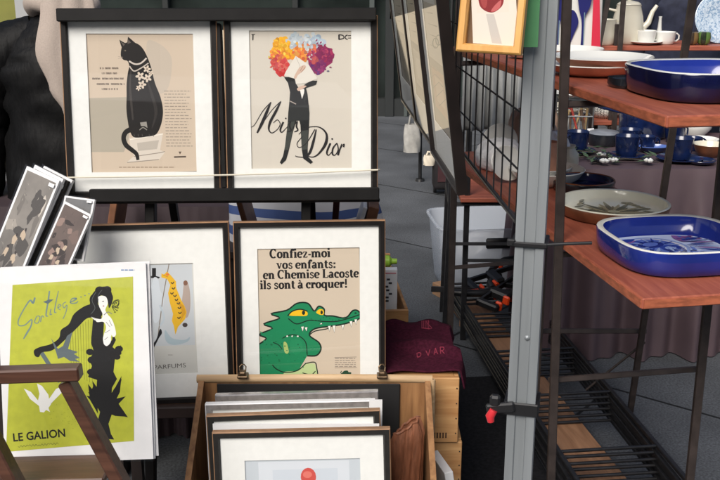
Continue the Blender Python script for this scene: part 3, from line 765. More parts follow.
    A.stroke([(49.5, 291), (48, 302), (46, 315), (48, 316)], [1.4, 1.6, 1.3, .8], SC_, True); A.poly([(43, 302), (49, 299.5), (53.5, 299.5), (48, 304)], (88, 104, 108))
    A.stroke([(51, 309), (50, 314.5), (52, 314)], .9, SC_, True); A.stroke([(58.5, 291), (56, 302), (54.5, 312), (56.5, 312)], [.7, 1, 1, .7], SC_, True)
    A.stroke([(58, 308), (61, 305.5), (59, 304.5), (57.8, 308), (60.5, 310)], .8, SC_, True); A.stroke([(66, 302), (63, 304), (64, 308), (67, 305), (66, 312), (63, 319)], .8, SC_, True)
    A.stroke([(70, 302.5), (74, 300.5), (76.5, 298.5), (72, 298.8), (70.5, 303), (76, 303), (78, 301)], [1, 1.2, 1.6, 1, 1, 1, .8], SC_, True)
    for x, y in ((81, 297), (85, 295.5), (89, 293.8)): A.ell(x, y, .8, .6, SC_, 8)
    A.sans('LE GALION', (13.5, 441.5), (65.5, 436.6), 8.2, (22, 22, 22), .022)
    xs = [18+i*1.5 for i in range(28)]
    A.stroke([(x, 446.6-(x-18)*.075+(.9 if i % 2 else -.9)*(1 if i % 7 else .1)) for i, x in enumerate(xs)], .45, (110, 116, 50), True)
    A.lines(121, 270, 134.5, 269.6, 1, (80, 120, 170), 1.0, .02)
    random.seed(11)
    for k in range(46):
        x = random.gauss(66, 12); y = random.gauss(415, 9)
        if 50 < x < 95 and y < 436: A.ell(x, y, .5, .4, (150, 158, 44), 6)
art_lady(A)
A.build('print', tp); mounted(tp)
for i, (dx, dy, dr) in enumerate(((.004, .007, .008), (.007, .013, -.006))):
    Mx = M2 @ Matrix.Translation((dx, dy, .002*i)) @ Matrix.Rotation(dr, 4, 'Y')
    t = thing('mounted_print', ['white mounted print directly behind the lime green poster', 'rearmost white mounted print behind the lime green poster'][i], 'print', group='mounted prints behind the green poster', M=Mx)
    mounted(t)

M_RACKWD = wood('dark_brown_rack_wood', s(62, 38, 28), s(92, 60, 46), 0, .42, 5)
rk = thing('wooden_print_rack', 'dark brown wooden folding rack in front of the lime green poster', 'rack', (-.5, 1.62, 0))
beam_thing(rk, 'top_rail', atY(-60, 377, 1.60), atY(81, 372, 1.60), .030, .026, M_RACKWD, bevel=.003)
def leg_to_floor(px0, py0, px1, py1, Y0, Y1):
    a = atY(px0, py0, Y0); c = atY(px1, py1, Y1); d = (c-a); return a, a + d*(a.z/-d.z)
a, f_ = leg_to_floor(66, 380, 120, 480, 1.615, 1.60); beam_thing(rk, 'leg', a, f_, .024, .036, M_RACKWD, Vector((0, 1, 0)), .003)
a, f_ = leg_to_floor(-38, 380, 14, 480, 1.615, 1.60); beam_thing(rk, 'leg', a, f_, .024, .036, M_RACKWD, Vector((0, 1, 0)), .003)
beam_thing(rk, 'lower_rail', atY(-60, 474, 1.70), atY(110, 469.5, 1.70), .10, .016, M_RACKWD, bevel=.003)
a, f_ = leg_to_floor(-60, 470, -10, 600, 1.74, 1.80); beam_thing(rk, 'rear_leg', a, f_, .024, .036, M_RACKWD, Vector((0, 1, 0)), .003)
a, f_ = leg_to_floor(100, 472, 60, 600, 1.74, 1.80); beam_thing(rk, 'rear_leg', a, f_, .024, .036, M_RACKWD, Vector((0, 1, 0)), .003)

# ------------------------------------------------------------------ sleeved prints leaning at far left
def sleeved(label, corners, P0, n, img, base, thick=.006, edge=M_WHITE):
    M, w, h = fit(corners, P0, n)
    t = thing('sleeved_print', label, 'print', group='sleeved prints leaning at the left', M=M)
    b = MB(); b.box((0, thick/2, 0), (w, thick, h)); b.build('mount_board', edge, t)
    A = Art(M, -.0004)
    x, z = w/2*.88, h/2*.94
    A.poly2([(-x, z), (x, z), (x, -z), (-x, -z)], mat('print_'+img, s(*base), .5, .35, 9, var2=s(base[0]*.75, base[1]*.75, base[2]*.75), detail=6))
    random.seed(len(label)); cols = [(196, 176, 150), (70, 64, 62), (150, 140, 132), (208, 200, 190), (110, 92, 80)]
    def blob(cx, cz, rx, rz_, col, n=16):
        ph = random.random()*6; f = random.choice((2, 3, 4))
        A.poly2([(max(-x, min(x, cx+rx*(1+.28*sin(f*a*2*pi/n+ph)+.15*random.random())*cos(a*2*pi/n))), max(-z, min(z, cz+rz_*(1+.25*cos(f*a*2*pi/n+ph))*sin(a*2*pi/n)))) for a in range(n)], col)
    dk = tuple(int(c*.55) for c in base); lt = tuple(min(255, int(c*1.35)) for c in base)
    for k in range(16): blob(random.uniform(-.8, .8)*x, random.uniform(-.9, .6)*z, random.uniform(.1, .4)*x, random.uniform(.05, .22)*z, random.choice((dk, tuple(int(c*.8) for c in base), tuple(int(c*1.1) for c in base), lt)))
    for gx, gz in ((-.1, -.25), (.3, -.1), (-.35, -.5), (.25, -.55)):       # pale figures with dark heads
        blob(gx*x, gz*z, .13*x, .11*z, (186, 168, 146)); blob(gx*x+.03*x, gz*z+.12*z, .07*x, .03*z, (60, 52, 50)); blob(gx*x-.05*x, gz*z-.12*z, .14*x, .07*z, dk)
    for k in range(26):
        cx, cz = random.uniform(-.85, .85)*x, random.uniform(-.9, .85)*z; a = random.uniform(.6, 2.4); L = random.uniform(.1, .3)*x
        P = [(cx+L*q*cos(a+.5*q), cz+L*q*sin(a+.5*q)) for q in (0, .5, 1)]
        A.poly2([P[0], (P[1][0]+.012*x, P[1][1]), P[2], (P[1][0]-.012*x, P[1][1])], random.choice((dk, lt, (70, 64, 62))))
    A.build('print', t)
    b = MB(); w, h = w/2+.003, h/2+.003
    b.add([(-w, -.004, -h), (w, -.004, -h), (w, -.004, h), (-w, -.004, h)], [(0, 1, 2, 3)]); b.build('sleeve', SLEEVE, t)
    b = MB(); b.box((w*.72, -.0052, h*.86), (w*.3, .0008, h*.06)); b.build('price_sticker', M_WHITE, t)
    return t
N3 = Vector((-.35, -.85, .38)).normalized()
PL = atY(30, 220, 2.18)
sleeved('grey figure print in clear sleeve, front of the tilted stack at far left', [(32, 169), (60, 180.5), (14, 292), (-22, 272)], PL, N3, 'grey', (142, 136, 128))
for k, (dx, dy, off, lb) in enumerate(((4, -1, -.012, 'white-edged print just behind the grey figure print'), (9, 1, -.026, 'dark-edged print second behind the grey figure print'), (13, 0, -.042, 'rearmost tilted print with pale top edge against the framed cat advert'))):
    sleeved(lb, [(34+dx, 168+dy), (58+dx, 179+dy), (12+dx, 292+dy), (-20+dx, 272+dy)], PL + N3*off, N3, 'dim%d' % k, (110-20*k, 104-18*k, 100-18*k), .008, [M_WHITE, M_BLACKFR, M_WHITE][k])
sleeved('small dark group-portrait print in sleeve leaning under the cat advert corner', [(64, 200), (90, 215), (62, 286), (34, 272)], atY(62, 240, 2.12), N3, 'brown', (104, 88, 80))
sleeved('grey print with white border peeping out under the black rail', [(66, 196), (92, 199), (86, 262), (52, 256)], atY(62, 235, 2.16), N3, 'stone', (120, 120, 120))
# low table below these prints
lt = thing('low_table', 'dark low table under the tilted sleeved prints at left', 'table', (-.82, 2.25, 0))
M_DKTAB = mat('dark_table_wood', s(40, 32, 30), .6, .3, 12)
b = MB(); b.box((0, 0, .74), (.42, .5, .025), bevel=.004); b.build('tabletop', M_DKTAB, lt)
for sx in (-1, 1):
    for sy in (-1, 1):
        b = MB(); b.box((sx*.18, sy*.22, .365), (.03, .03, .73)); b.build('leg', M_DKTAB, lt)

# ================================================================== BOX OF FRAMES, CRATES, CLOTH
M_CRATE = wood('pale_crate_wood', s(170, 120, 72), s(204, 160, 108), 0, .6, 4)
M_OLDBOX = wood('old_box_wood', s(120, 82, 50), s(162, 120, 78), 2, .6, 4)
M_RIM = wood('worn_box_rim', s(170, 138, 100), s(205, 176, 138), 0, .6, 5)
xl, xr, zt = -.402, .176, .548
bx = thing('wooden_box', 'old wooden box lined in black holding a row of framed prints', 'box', ((xl+xr)/2, 2.2, 0))
def wbox(name, c, size, m, parent, bevel=.002, label=None):
    b = MB(); c = Vector(c)-parent.location; b.box(c, size, None, bevel); o = b.build(name, m, parent)
    if label: o['label'] = label
    return o
wbox('back_panel', ((xl+xr)/2, 2.2, zt/2), (xr-xl, .014, zt), M_OLDBOX, bx)
wbox('lining', (-.128, 2.189, zt/2-.002), (.455, .005, zt-.012), mat('black_lining', s(26, 26, 27), .8), bx)
def side_panel(x, m):
    b = MB(); pr = [(2.192, 0), (1.84, 0), (1.84, .34), (2.192, zt)]; L = bx.location
    vs = [(x-.007-L.x, y-L.y, z) for y, z in pr]+[(x+.007-L.x, y-L.y, z) for y, z in pr]
    b.add(vs, [(0, 1, 2, 3), (7, 6, 5, 4), (0, 4, 5, 1), (1, 5, 6, 2), (2, 6, 7, 3), (3, 7, 4, 0)]); return b.build('side_panel', m, bx)
side_panel(xl+.008, M_OLDBOX); side_panel(xr-.008, M_OLDBOX)
wbox('front_panel', ((xl+xr)/2, 1.832, .15), (xr-xl, .014, .30), M_OLDBOX, bx)
wbox('base', ((xl+xr)/2, 2.01, .012), (xr-xl-.03, .33, .015), M_OLDBOX, bx)
b = MB(); L = bx.location
b.tube([(xl-.004-L.x, 2.2-L.y, zt), (-.1-L.x, 2.2-L.y, zt+.002), (xr+.004-L.x, 2.2-L.y, zt)], .011, 8); b.build('rim', M_RIM, bx, 60)
b = MB(); b.tube([(xr+.004-L.x, 2.195-L.y, zt), (xr+.004-L.x, 2.19-L.y, .28), (xr+.004-L.x, 2.19-L.y, .02)], .008, 8); b.build('corner_rim', M_RIM, bx, 60)
M_BRONZE = mat('bronze_metal', s(120, 100, 78), .35, .2, 60, metal=.8)
for i, px in enumerate((243, 382)):
    p = atY(px, 377, 2.19); t = thing('binder_clip', ['small bronze clip on the box rim at the lower left of the crocodile advert', 'small bronze clip on the box rim at the lower right of the crocodile advert'][i], 'clip', p, group='bronze clips on the box rim')
    b = MB(); b.box((0, 0, .004), (.026, .03, .007), bevel=.002); b.box((0, -.003, .012), (.016, .02, .012), bevel=.003); cb_ = b.build('clip_body', M_BRONZE, t)
    b = MB(); b.tube([(-.007, 0, .016), (-.008, .004, .026), (-.003, .006, .031), (.003, .006, .031), (.008, .004, .026), (.007, 0, .016)], .0016, 6); b.build('wire_handle', M_BRONZE, cb_)

# framed prints standing in the box
M_SILVER = mat('silver_frame', s(176, 172, 170), .3, .15, 60, metal=.6)
M_GREYFR = mat('dark_grey_frame', s(36, 34, 32), .4, .15, 60)
def boxed(label, TL, TR, Y, lean, fm, sm, art=None, mnt=True, m=.016):
    a, c = atY(TL[0], TL[1], Y), atY(TR[0], TR[1], Y)
    ex = (c-a).normalized(); w = (c-a).length; ly = radians(lean)
    ez = Vector((0, sin(ly), cos(ly))); ez = (ez-ex*ez.dot(ex)).normalized(); ey = ez.cross(ex)
    h = min(.48, ((a.z+c.z)/2-.022)/ez.z)
    M = Matrix((ex, ey, ez)).transposed().to_4x4(); M.translation = (a+c)/2 - ez*h/2
    return framed('boxed_frame', label, 'framed print', 'framed prints standing in the wooden box', None, None, None, m, .018, art, None, (198, 206, 212), fm, sm, mnt, (w, h), M)
def art_bottom(A, r):
    x0, x1, z0, z1 = r; w = x1-x0; h = z1-z0
    A.poly2([(x0+.12*w, z1-.02*h), (x0+.9*w, z1-.02*h), (x0+.9*w, z0+.05*h), (x0+.12*w, z0+.05*h)], (214, 220, 226))
    A.poly2([(x0+.24*w, z1-.075*h), (x0+.80*w, z1-.07*h), (x0+.80*w, z0+.1*h), (x0+.24*w, z0+.1*h)], (204, 212, 220))
    A.poly2([(.012+.017*cos(a*.4), z1-.125*h+.021*sin(a*.4)) for a in range(16)], (206, 84, 76))
    A.poly2([(.010+.010*cos(a*.4), z1-.11*h+.008*sin(a*.4)) for a in range(16)], (222, 120, 108))
boxed('front framed print in the wooden box, white picture with a red spot', (213, 430), (390, 426), 1.905, 7, M_GREYFR, M_TAN, art_bottom)
boxed('second framed print in the wooden box, tan-edged with a dark grey frame', (207, 413.5), (380, 407.5), 1.975, 7, M_GREYFR, M_TAN)
boxed('third framed print in the wooden box with a white mount edge', (206, 402), (375, 398), 2.03, 7, M_SILVER, M_WHITE)
boxed('fourth framed print in the wooden box with a silver top edge', (216, 393), (378, 389), 2.075, 7, M_SILVER, M_SILVER)
# white mount board sheets tucked between
a = atY(296, 424, 1.945)
t = thing('mount_sheet', 'white mount sheet tucked behind the front frame in the box', 'mount sheet', (a.x, 1.945, .02))
b = MB(); b.box((0, 0, (a.z-.02)/2), (.372, .004, a.z-.02)); b.build('sheet', M_WHITE, t)
a = atY(381, 400, 2.012)
t = thing('mount_sheet', 'narrow white board standing at the right end of the boxed frames', 'mount sheet', (a.x-.012, 2.012, .02))
b = MB(); b.box((0, 0, (a.z-.02)/2), (.03, .004, a.z-.02)); b.build('sheet', M_WHITE, t)

# brown leather pouch
pc = atY(409, 480, 2.08)
M_LEATH = mat('tan_leather', s(132, 84, 60), .5, .3, 9, bump=1.6, stretch=(9, 9, 1.6), detail=6)
t = thing('leather_pouch', 'wrinkled tan leather pouch at the right inside the wooden box', 'pouch', (pc.x-.018, 2.08, .03))
top = atY(404, 428, 2.08).z-.03
def pouch(u, v):
    a = u*2*pi; z = v*top*1.02
    r = .047*(1+.06*sin(v*7+1)+.03*sin(a*3+v*4))*(1-.22*v)*(1-.35*max(0, v-.93)/.07)
    fold = .0035*sin(a*9+v*3+1.2*sin(v*5+a))*(.2+1.1*v) + .002*sin(a*17-v*9)
    return (cos(a)*(r+fold)*1.0+.012*v, sin(a)*(r+fold)*.55, z + .022*cos(a)*v)
b = MB(); grid_mesh(b, 64, 26, pouch); b.build('bag', M_LEATH, t, 50)
b = MB(); b.tube([pouch(k/24, .995) for k in range(24)], .0032, 6, closed=True); b.build('stitched_edge', M_LEATH, t, 60)
b = MB(); b.add([pouch(k/24, .985) for k in range(24)], [tuple(range(24))]); b.build('top_fold', M_LEATH, t)

# wine crates
def crate(label, x0, x1, y0, y1, z0, z1, brand=False):
    t = thing('wooden_crate', label, 'crate', ((x0+x1)/2, y0, z0), group='pale wooden crates stacked beside the box')
    w, d, h = x1-x0, y1-y0, z1-z0
    b = MB(); b.box((0, .008, h/2), (w, .014, h-.002), bevel=.0015); o = b.build('front_panel', M_CRATE, t)
    for sx in (-1, 1):
        b = MB(); b.box((sx*(w/2-.006), d/2+.008, h/2), (.012, d-.03, h-.004), bevel=.001); b.build('side_panel', M_CRATE, t)
    b = MB(); b.box((0, d-.008, h/2), (w, .014, h-.002), bevel=.0015); b.build('back_panel', M_CRATE, t)
    b = MB(); b.box((0, d/2, h-.006), (w-.026, d-.034, .008)); b.build('lid', M_CRATE, t)
    b = MB()
    for sx in (-1, 1):
        for k in range(4): b.box((sx*(w/2-.006), .0002, h*(.15+.23*k)), (.003, .0015, .003))
    b.build('nails', M_BLACKST, o)
    if brand:
        b = MB(); 
        for k in range(9): b.box((-w/2+.092+.0075*k, .0001, .022), (.005 if k < 3 else .0035, .0012, .017 if k < 3 else .015))
        b.build('stamp', mat('burnt_brand', s(70, 45, 32), .8), o)
    return t
crate('upper pale wooden crate with a dark stamp, under the burgundy cloth', .072, .255, 2.26, 2.64, .338, .523, True)
crate('middle pale wooden crate below the stamped one, shifted to the right', .09, .268, 2.27, 2.65, .158, .336)
crate('lowest pale wooden crate standing on the paving', .08, .262, 2.26, 2.64, .0, .156)

# burgundy cloth on the crate
M_BURG = mat('burgundy_felt', s(60, 20, 35), .95, .25, 120, bump=.3, spec=.1)
cl = thing('burgundy_cloth', 'burgundy felt cloth with pink letters draped over the upper crate', 'cloth', (.16, 2.45, .526))
def cloth(u, v):
    x = -.10+u*.222; y = -.185+v*.355
    z = .006+.004*sin(u*9+v*5)
    ridge = math.exp(-((v-(.55-.25*u))/.09)**2)*.022*min(1, u*2.2)
    over = max(0, x-.098)
    if over: z -= over*1.9; x = .098+over*.45+.01*sin(v*7)
    z += ridge
    if v > .9: z += .012*sin(u*12)*(v-.9)*8
    return (x, y+.02*sin(u*3), z)
b = MB(); grid_mesh(b, 60, 60, cloth)
o = b.build('felt', M_BURG, cl, 60); md = o.modifiers.new('thick', 'SOLIDIFY'); md.thickness = .004; md.offset = 0
M_PINKL = mat('pink_lettering', s(128, 38, 60), .9)
def cloth_strokes(strokes, w=.0028):
    b = MB()
    for st in strokes:
        P = smooth(st, False, 4) if len(st) > 2 else [tuple(Vector(st[0]).lerp(Vector(st[1]), k/5)) for k in range(6)]
        b.tube([Vector(cloth(*p))+Vector((0, 0, .0035)) for p in P], w/2, 5)
    return b
# D V R A B letters seen upside-down on the felt plus a scribble on the fold
def letter(ch, u0, v0, du, dv):
    Ls = {'D': [[(0, 0), (0, 1)], [(0, 1), (.8, .9), (.9, .4), (.5, .05), (0, 0)]], 'V': [[(0, 1), (.45, 0)], [(.45, 0), (.9, 1)]],
          'A': [[(0, 0), (.45, 1)], [(.45, 1), (.9, 0)], [(.2, .4), (.7, .4)]], 'R': [[(0, 0), (0, 1)], [(0, 1), (.8, .9), (.7, .55), (0, .5)], [(.3, .5), (.85, 0)]]}
    return [[(u0+du*x, v0+dv*y) for x, y in st] for st in Ls[ch]]
S_ = []
for ch, u in (('D', .42), ('V', .53), ('A', .62), ('R', .70)): S_ += letter(ch, u, .25, .05, .06)
cloth_strokes(S_).build('lettering', M_PINKL, cl, 60)
S_ = []
for k in range(5): S_.append([(.53+.022*k, .80), (.545+.022*k, .97)])
S_.append([(.53, .8), (.66, .83), (.6, .95)])
cloth_strokes(S_).build('fold_lettering', M_PINKL, cl, 60)

# white-edged panel at the foot of the crates
P = atY(438, 480, 2.12)
t = thing('white_canvas', 'white edged canvas leaning against the lower crate beside the wooden box', 'canvas', (.222, 2.17, .0))
b = MB(); Mx = Matrix.Translation((0, 0, .19)) @ Matrix.Rotation(radians(-7), 4, 'X') @ Matrix.Rotation(radians(9), 4, 'Y')
zc = atY(438, 456, 2.19).z
b.box((0, 0, 0), (.022, .12, .38), Matrix.Translation((.012, 0, zc-.192)) @ Matrix.Rotation(radians(-9), 4, 'Y') @ Matrix.Rotation(radians(14), 4, 'Z'), .001); b.build('stretcher', M_WHITE, t)

# open tan box further back with a white book
M_TANBOX = wood('tan_open_box_wood', s(150, 104, 62), s(190, 142, 92), 0, .6, 4)
tb = thing('open_wooden_box', 'open tan wooden box behind the crocodile advert, holding a white book', 'box', (.0, 3.24, 0))
yaw = -5
def wb2(name, c, size): b = MB(); b.box(c, size, Matrix.Rotation(radians(5), 4, 'Z'), .002); return b.build(name, M_TANBOX, tb)
wb2('front_panel', (0, 0, .17), (.35, .014, .34)); wb2('back_panel', (0, .56, .19), (.35, .014, .38)); wb2('side_panel', (.168, .28, .172), (.012, .545, .344)); wb2('side_panel', (-.168, .28, .172), (.012, .545, .344)); wb2('base', (0, .28, .012), (.32, .54, .012))
a = atY(380, 318, 3.34); c = atY(397.5, 270, 3.34)
t = thing('white_book', 'white book with a small drawing standing in the open tan box', 'book', (a.x, 3.34, .022))
b = MB(); b.box((c.x-a.x-.08, .02, (c.z-.022)/2), (.16, .03, c.z-.022), bevel=.002); b.build('cover', M_WHITE, t)
b = MB(); 
for k in range(7): b.box((.030+.008*sin(k*2), .0042, c.z-.06-.014*k), (.012, .001, .007))
b.build('drawing', mat('drawing_ink', s(60, 60, 64), .7), t)
b = MB(); b.box((c.x-a.x-.08, .0045, c.z-.022-.014), (.15, .001, .004)); b.build('stripe', mat('pink_stripe', s(200, 120, 130), .7), t)
a = atY(387, 258, 3.6); t = thing('green_bottle', 'lime green plastic bottle lying in the open tan box', 'bottle', (a.x-.02, 3.62, a.z-.02))
b = MB(); b.tube([(-.08, 0, 0), (-.07, 0, 0), (.0, 0, .0), (.03, 0, 0), (.04, 0, 0), (.06, 0, 0)], [.012, .024, .026, .024, .012, .011], 12); b.build('bottle_body', mat('lime_plastic', s(140, 180, 60), .3), t, 40)
b = MB(); b.box((-.01, 0, -.16), (.12, .05, .26), bevel=.003); tbk = b.build('carton', M_TANBOX, t)

# ================================================================== BEHIND THE STAND
M_MAUVE = mat('mauve_satin_cloth', s(92, 77, 82), .42, .10, 6, spec=.5)
def draped(name, label, x0, x1, y0, y1, zt, folds, m, amp=.022, yaw=0, z0=.005):
    """cloth over a table: flat top and a skirt of hanging folds on front and sides"""
    t = thing(name, label, 'tablecloth', ((x0+x1)/2, (y0+y1)/2, 0), radians(yaw))
    W, D = (x1-x0)/2, (y1-y0)/2
    per = []
    n = 60
    for k in range(n): per.append((-W+2*W*k/n, -D, (0, -1)))
    for k in range(n//2): per.append((W, -D+2*D*k/(n//2), (1, 0)))
    for k in range(n): per.append((W-2*W*k/n, D, (0, 1)))
    for k in range(n//2): per.append((-W, D-2*D*k/(n//2), (-1, 0)))
    sub = []
    for k in range(len(per)):
        a, c = per[k], per[(k+1) % len(per)]
        for q in range(4): sub.append((a[0]+(c[0]-a[0])*q/4, a[1]+(c[1]-a[1])*q/4, a[2]))
    N = len(sub); rows = 12; vs = []; fs = []
    rnd = random.Random(5); ph = [rnd.random()*6 for _ in range(4)]
    for j in range(rows+1):
        v = j/rows
        for k, (x, y, nn) in enumerate(sub):
            th = 2*pi*k/N
            f = .5+.5*sin(th*folds+ph[0]+1.3*sin(th*5+ph[1])); f = f**1.5
            o = amp*(f+.35*sin(th*folds*2.3+ph[2]))*min(1, v*2.2)*(.5+.6*v)
            z = zt - (zt-z0)*v
            vs.append((x+nn[0]*(o+.006*min(1, v*9)), y+nn[1]*(o+.006*min(1, v*9)), z))
    for j in range(rows):
        for k in range(N):
            l = (k+1) % N; fs.append((j*N+k, (j+1)*N+k, (j+1)*N+l, j*N+l))
    b = MB(); b.add(vs, fs); b.add(vs[:N], [tuple(range(N))]); b.build('cloth', m, t, 50)
    return t
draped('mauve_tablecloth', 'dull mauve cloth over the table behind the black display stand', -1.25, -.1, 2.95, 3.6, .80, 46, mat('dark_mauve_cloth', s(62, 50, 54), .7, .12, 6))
draped('grey_tablecloth', 'grey cloth covered table right behind the crocodile advert', -.06, .06, 2.9, 3.2, .70, 20, mat('grey_cloth', s(120, 116, 118), .8, .1, 10), .01)
# striped bag of fabric and leaning frames seen through the gap between the two rows
M_STR = bpy.data.materials.new('blue_white_stripes'); M_STR.use_nodes = True
_nt = M_STR.node_tree; _b = _nt.nodes['Principled BSDF']; _tc = _nt.nodes.new('ShaderNodeTexCoord'); _w = _nt.nodes.new('ShaderNodeTexWave')
_w.bands_direction = 'Z'; _w.inputs['Scale'].default_value = 5.0; _w.inputs['Distortion'].default_value = 2.2; _w.inputs['Detail'].default_value = 1; _w.inputs['Detail Scale'].default_value = .6
_r = _nt.nodes.new('ShaderNodeValToRGB'); _r.color_ramp.interpolation = 'CONSTANT'
_r.color_ramp.elements[0].color = (*s(196, 198, 204), 1); _r.color_ramp.elements[1].color = (*s(66, 88, 140), 1); _r.color_ramp.elements[1].position = .6
_nt.links.new(_tc.outputs['Object'], _w.inputs['Vector']); _nt.links.new(_w.outputs['Fac'], _r.inputs[0]); _nt.links.new(_r.outputs[0], _b.inputs['Base Color']); _b.inputs['Roughness'].default_value = .7
a = atY(300, 218, 2.85)
t = thing('striped_bag', 'blue and white striped fabric bag behind the display stand, seen between the two rows', 'bag', (a.x, 2.95, .70))
def bag(u, v):
    an = u*2*pi; r = (1-.25*v)*(1+.06*sin(an*5+v*5))
    return (cos(an)*.26*r, sin(an)*.10*r, .26*v+.01*sin(an*3))
b = MB(); grid_mesh(b, 48, 14, bag); b.build('bag_body', M_STR, t, 60)
bt = thing('low_table', 'low table under the striped bag behind the display stand', 'table', (a.x, 2.95, 0))
b = MB(); b.box((0, 0, .685), (.5, .3, .025), bevel=.003); b.build('tabletop', M_DKTAB, bt)
for sx in (-1, 1):
    for sy in (-1, 1):
        b = MB(); b.box((sx*.22, sy*.12, .336), (.03, .03, .672)); b.build('leg', M_DKTAB, bt)
M_BRFR = mat('brown_frame_wood', s(120, 80, 56), .5, .2, 20)
for i, (px, tilt, wdt, col, lb) in enumerate(((247, -14, .016, M_BRFR, 'thin brown frame edge leaning left of the striped bag'), (336, 4, .018, mat('dark_red_frame', s(60, 26, 26), .4), 'dark red frame edge standing in front of the striped bag'),
        (362, 16, .012, M_WHITE, 'slim white panel leaning at the right end between the rows'), (371, 14, .030, M_BRFR, 'thick tan box lid leaning at the right end between the rows'), (118, 12, .02, M_BRFR, 'brown frame edge leaning in the gap under the framed cat advert'))):
    p = atY(px, 212, 2.70 if px > 200 else 2.8)
    t = thing('leaning_frame', lb, 'frame', (p.x - math.tan(radians(tilt))*(p.z-.45), p.y, .45), group='frames leaning behind the display stand')
    Mx = Matrix.Rotation(radians(tilt), 4, 'Y')
    b = MB(); hh = (p.z-.445)/cos(radians(tilt))+(.03 if px > 350 else .06); b.box((0, 0, hh/2), (wdt, .16, hh), Mx, .002); b.build('frame', col, t)
p = atY(300, 200, 2.72)
sb = thing('slatted_bench', 'dark bench carrying the leaning frames behind the display stand', 'bench', (-.3, 2.75, 0))
b = MB(); b.box((0, 0, .43), (1.0, .22, .03), bevel=.003); b.build('seat', M_DKTAB, sb)
for sx in (-1, 1):
    b = MB(); b.box((sx*.45, 0, .207), (.04, .2, .414)); b.build('leg', M_DKTAB, sb)

# ------------------------------------------------------------------ people
def skin_body(name, verts, edges, m, root, sub=2):
    me = bpy.data.meshes.new(name); me.from_pydata([v[:3] for v in verts], edges, [])
    o = bpy.data.objects.new(name, me); COL.objects.link(o)
    sk = o.modifiers.new('skin', 'SKIN')
    for i, v in enumerate(verts):
        d = me.skin_vertices[0].data[i]; d.radius = (v[3], v[4] if len(v) > 4 else v[3]); d.use_root = (i == 0)
    ss = o.modifiers.new('sub', 'SUBSURF'); ss.levels = sub; ss.render_levels = sub
    dg = bpy.context.evaluated_depsgraph_get(); dg.update()
    m2 = bpy.data.meshes.new_from_object(o.evaluated_get(dg)); bpy.data.objects.remove(o)
    m2.name = name; m2.materials.clear(); m2.materials.append(m)
    m2.polygons.foreach_set('use_smooth', [True]*len(m2.polygons))
    r = bpy.data.objects.new(name, m2); COL.objects.link(r); r.parent = root
    return r
M_SKIN = mat('skin', s(200, 150, 125), .5, .06, 30)
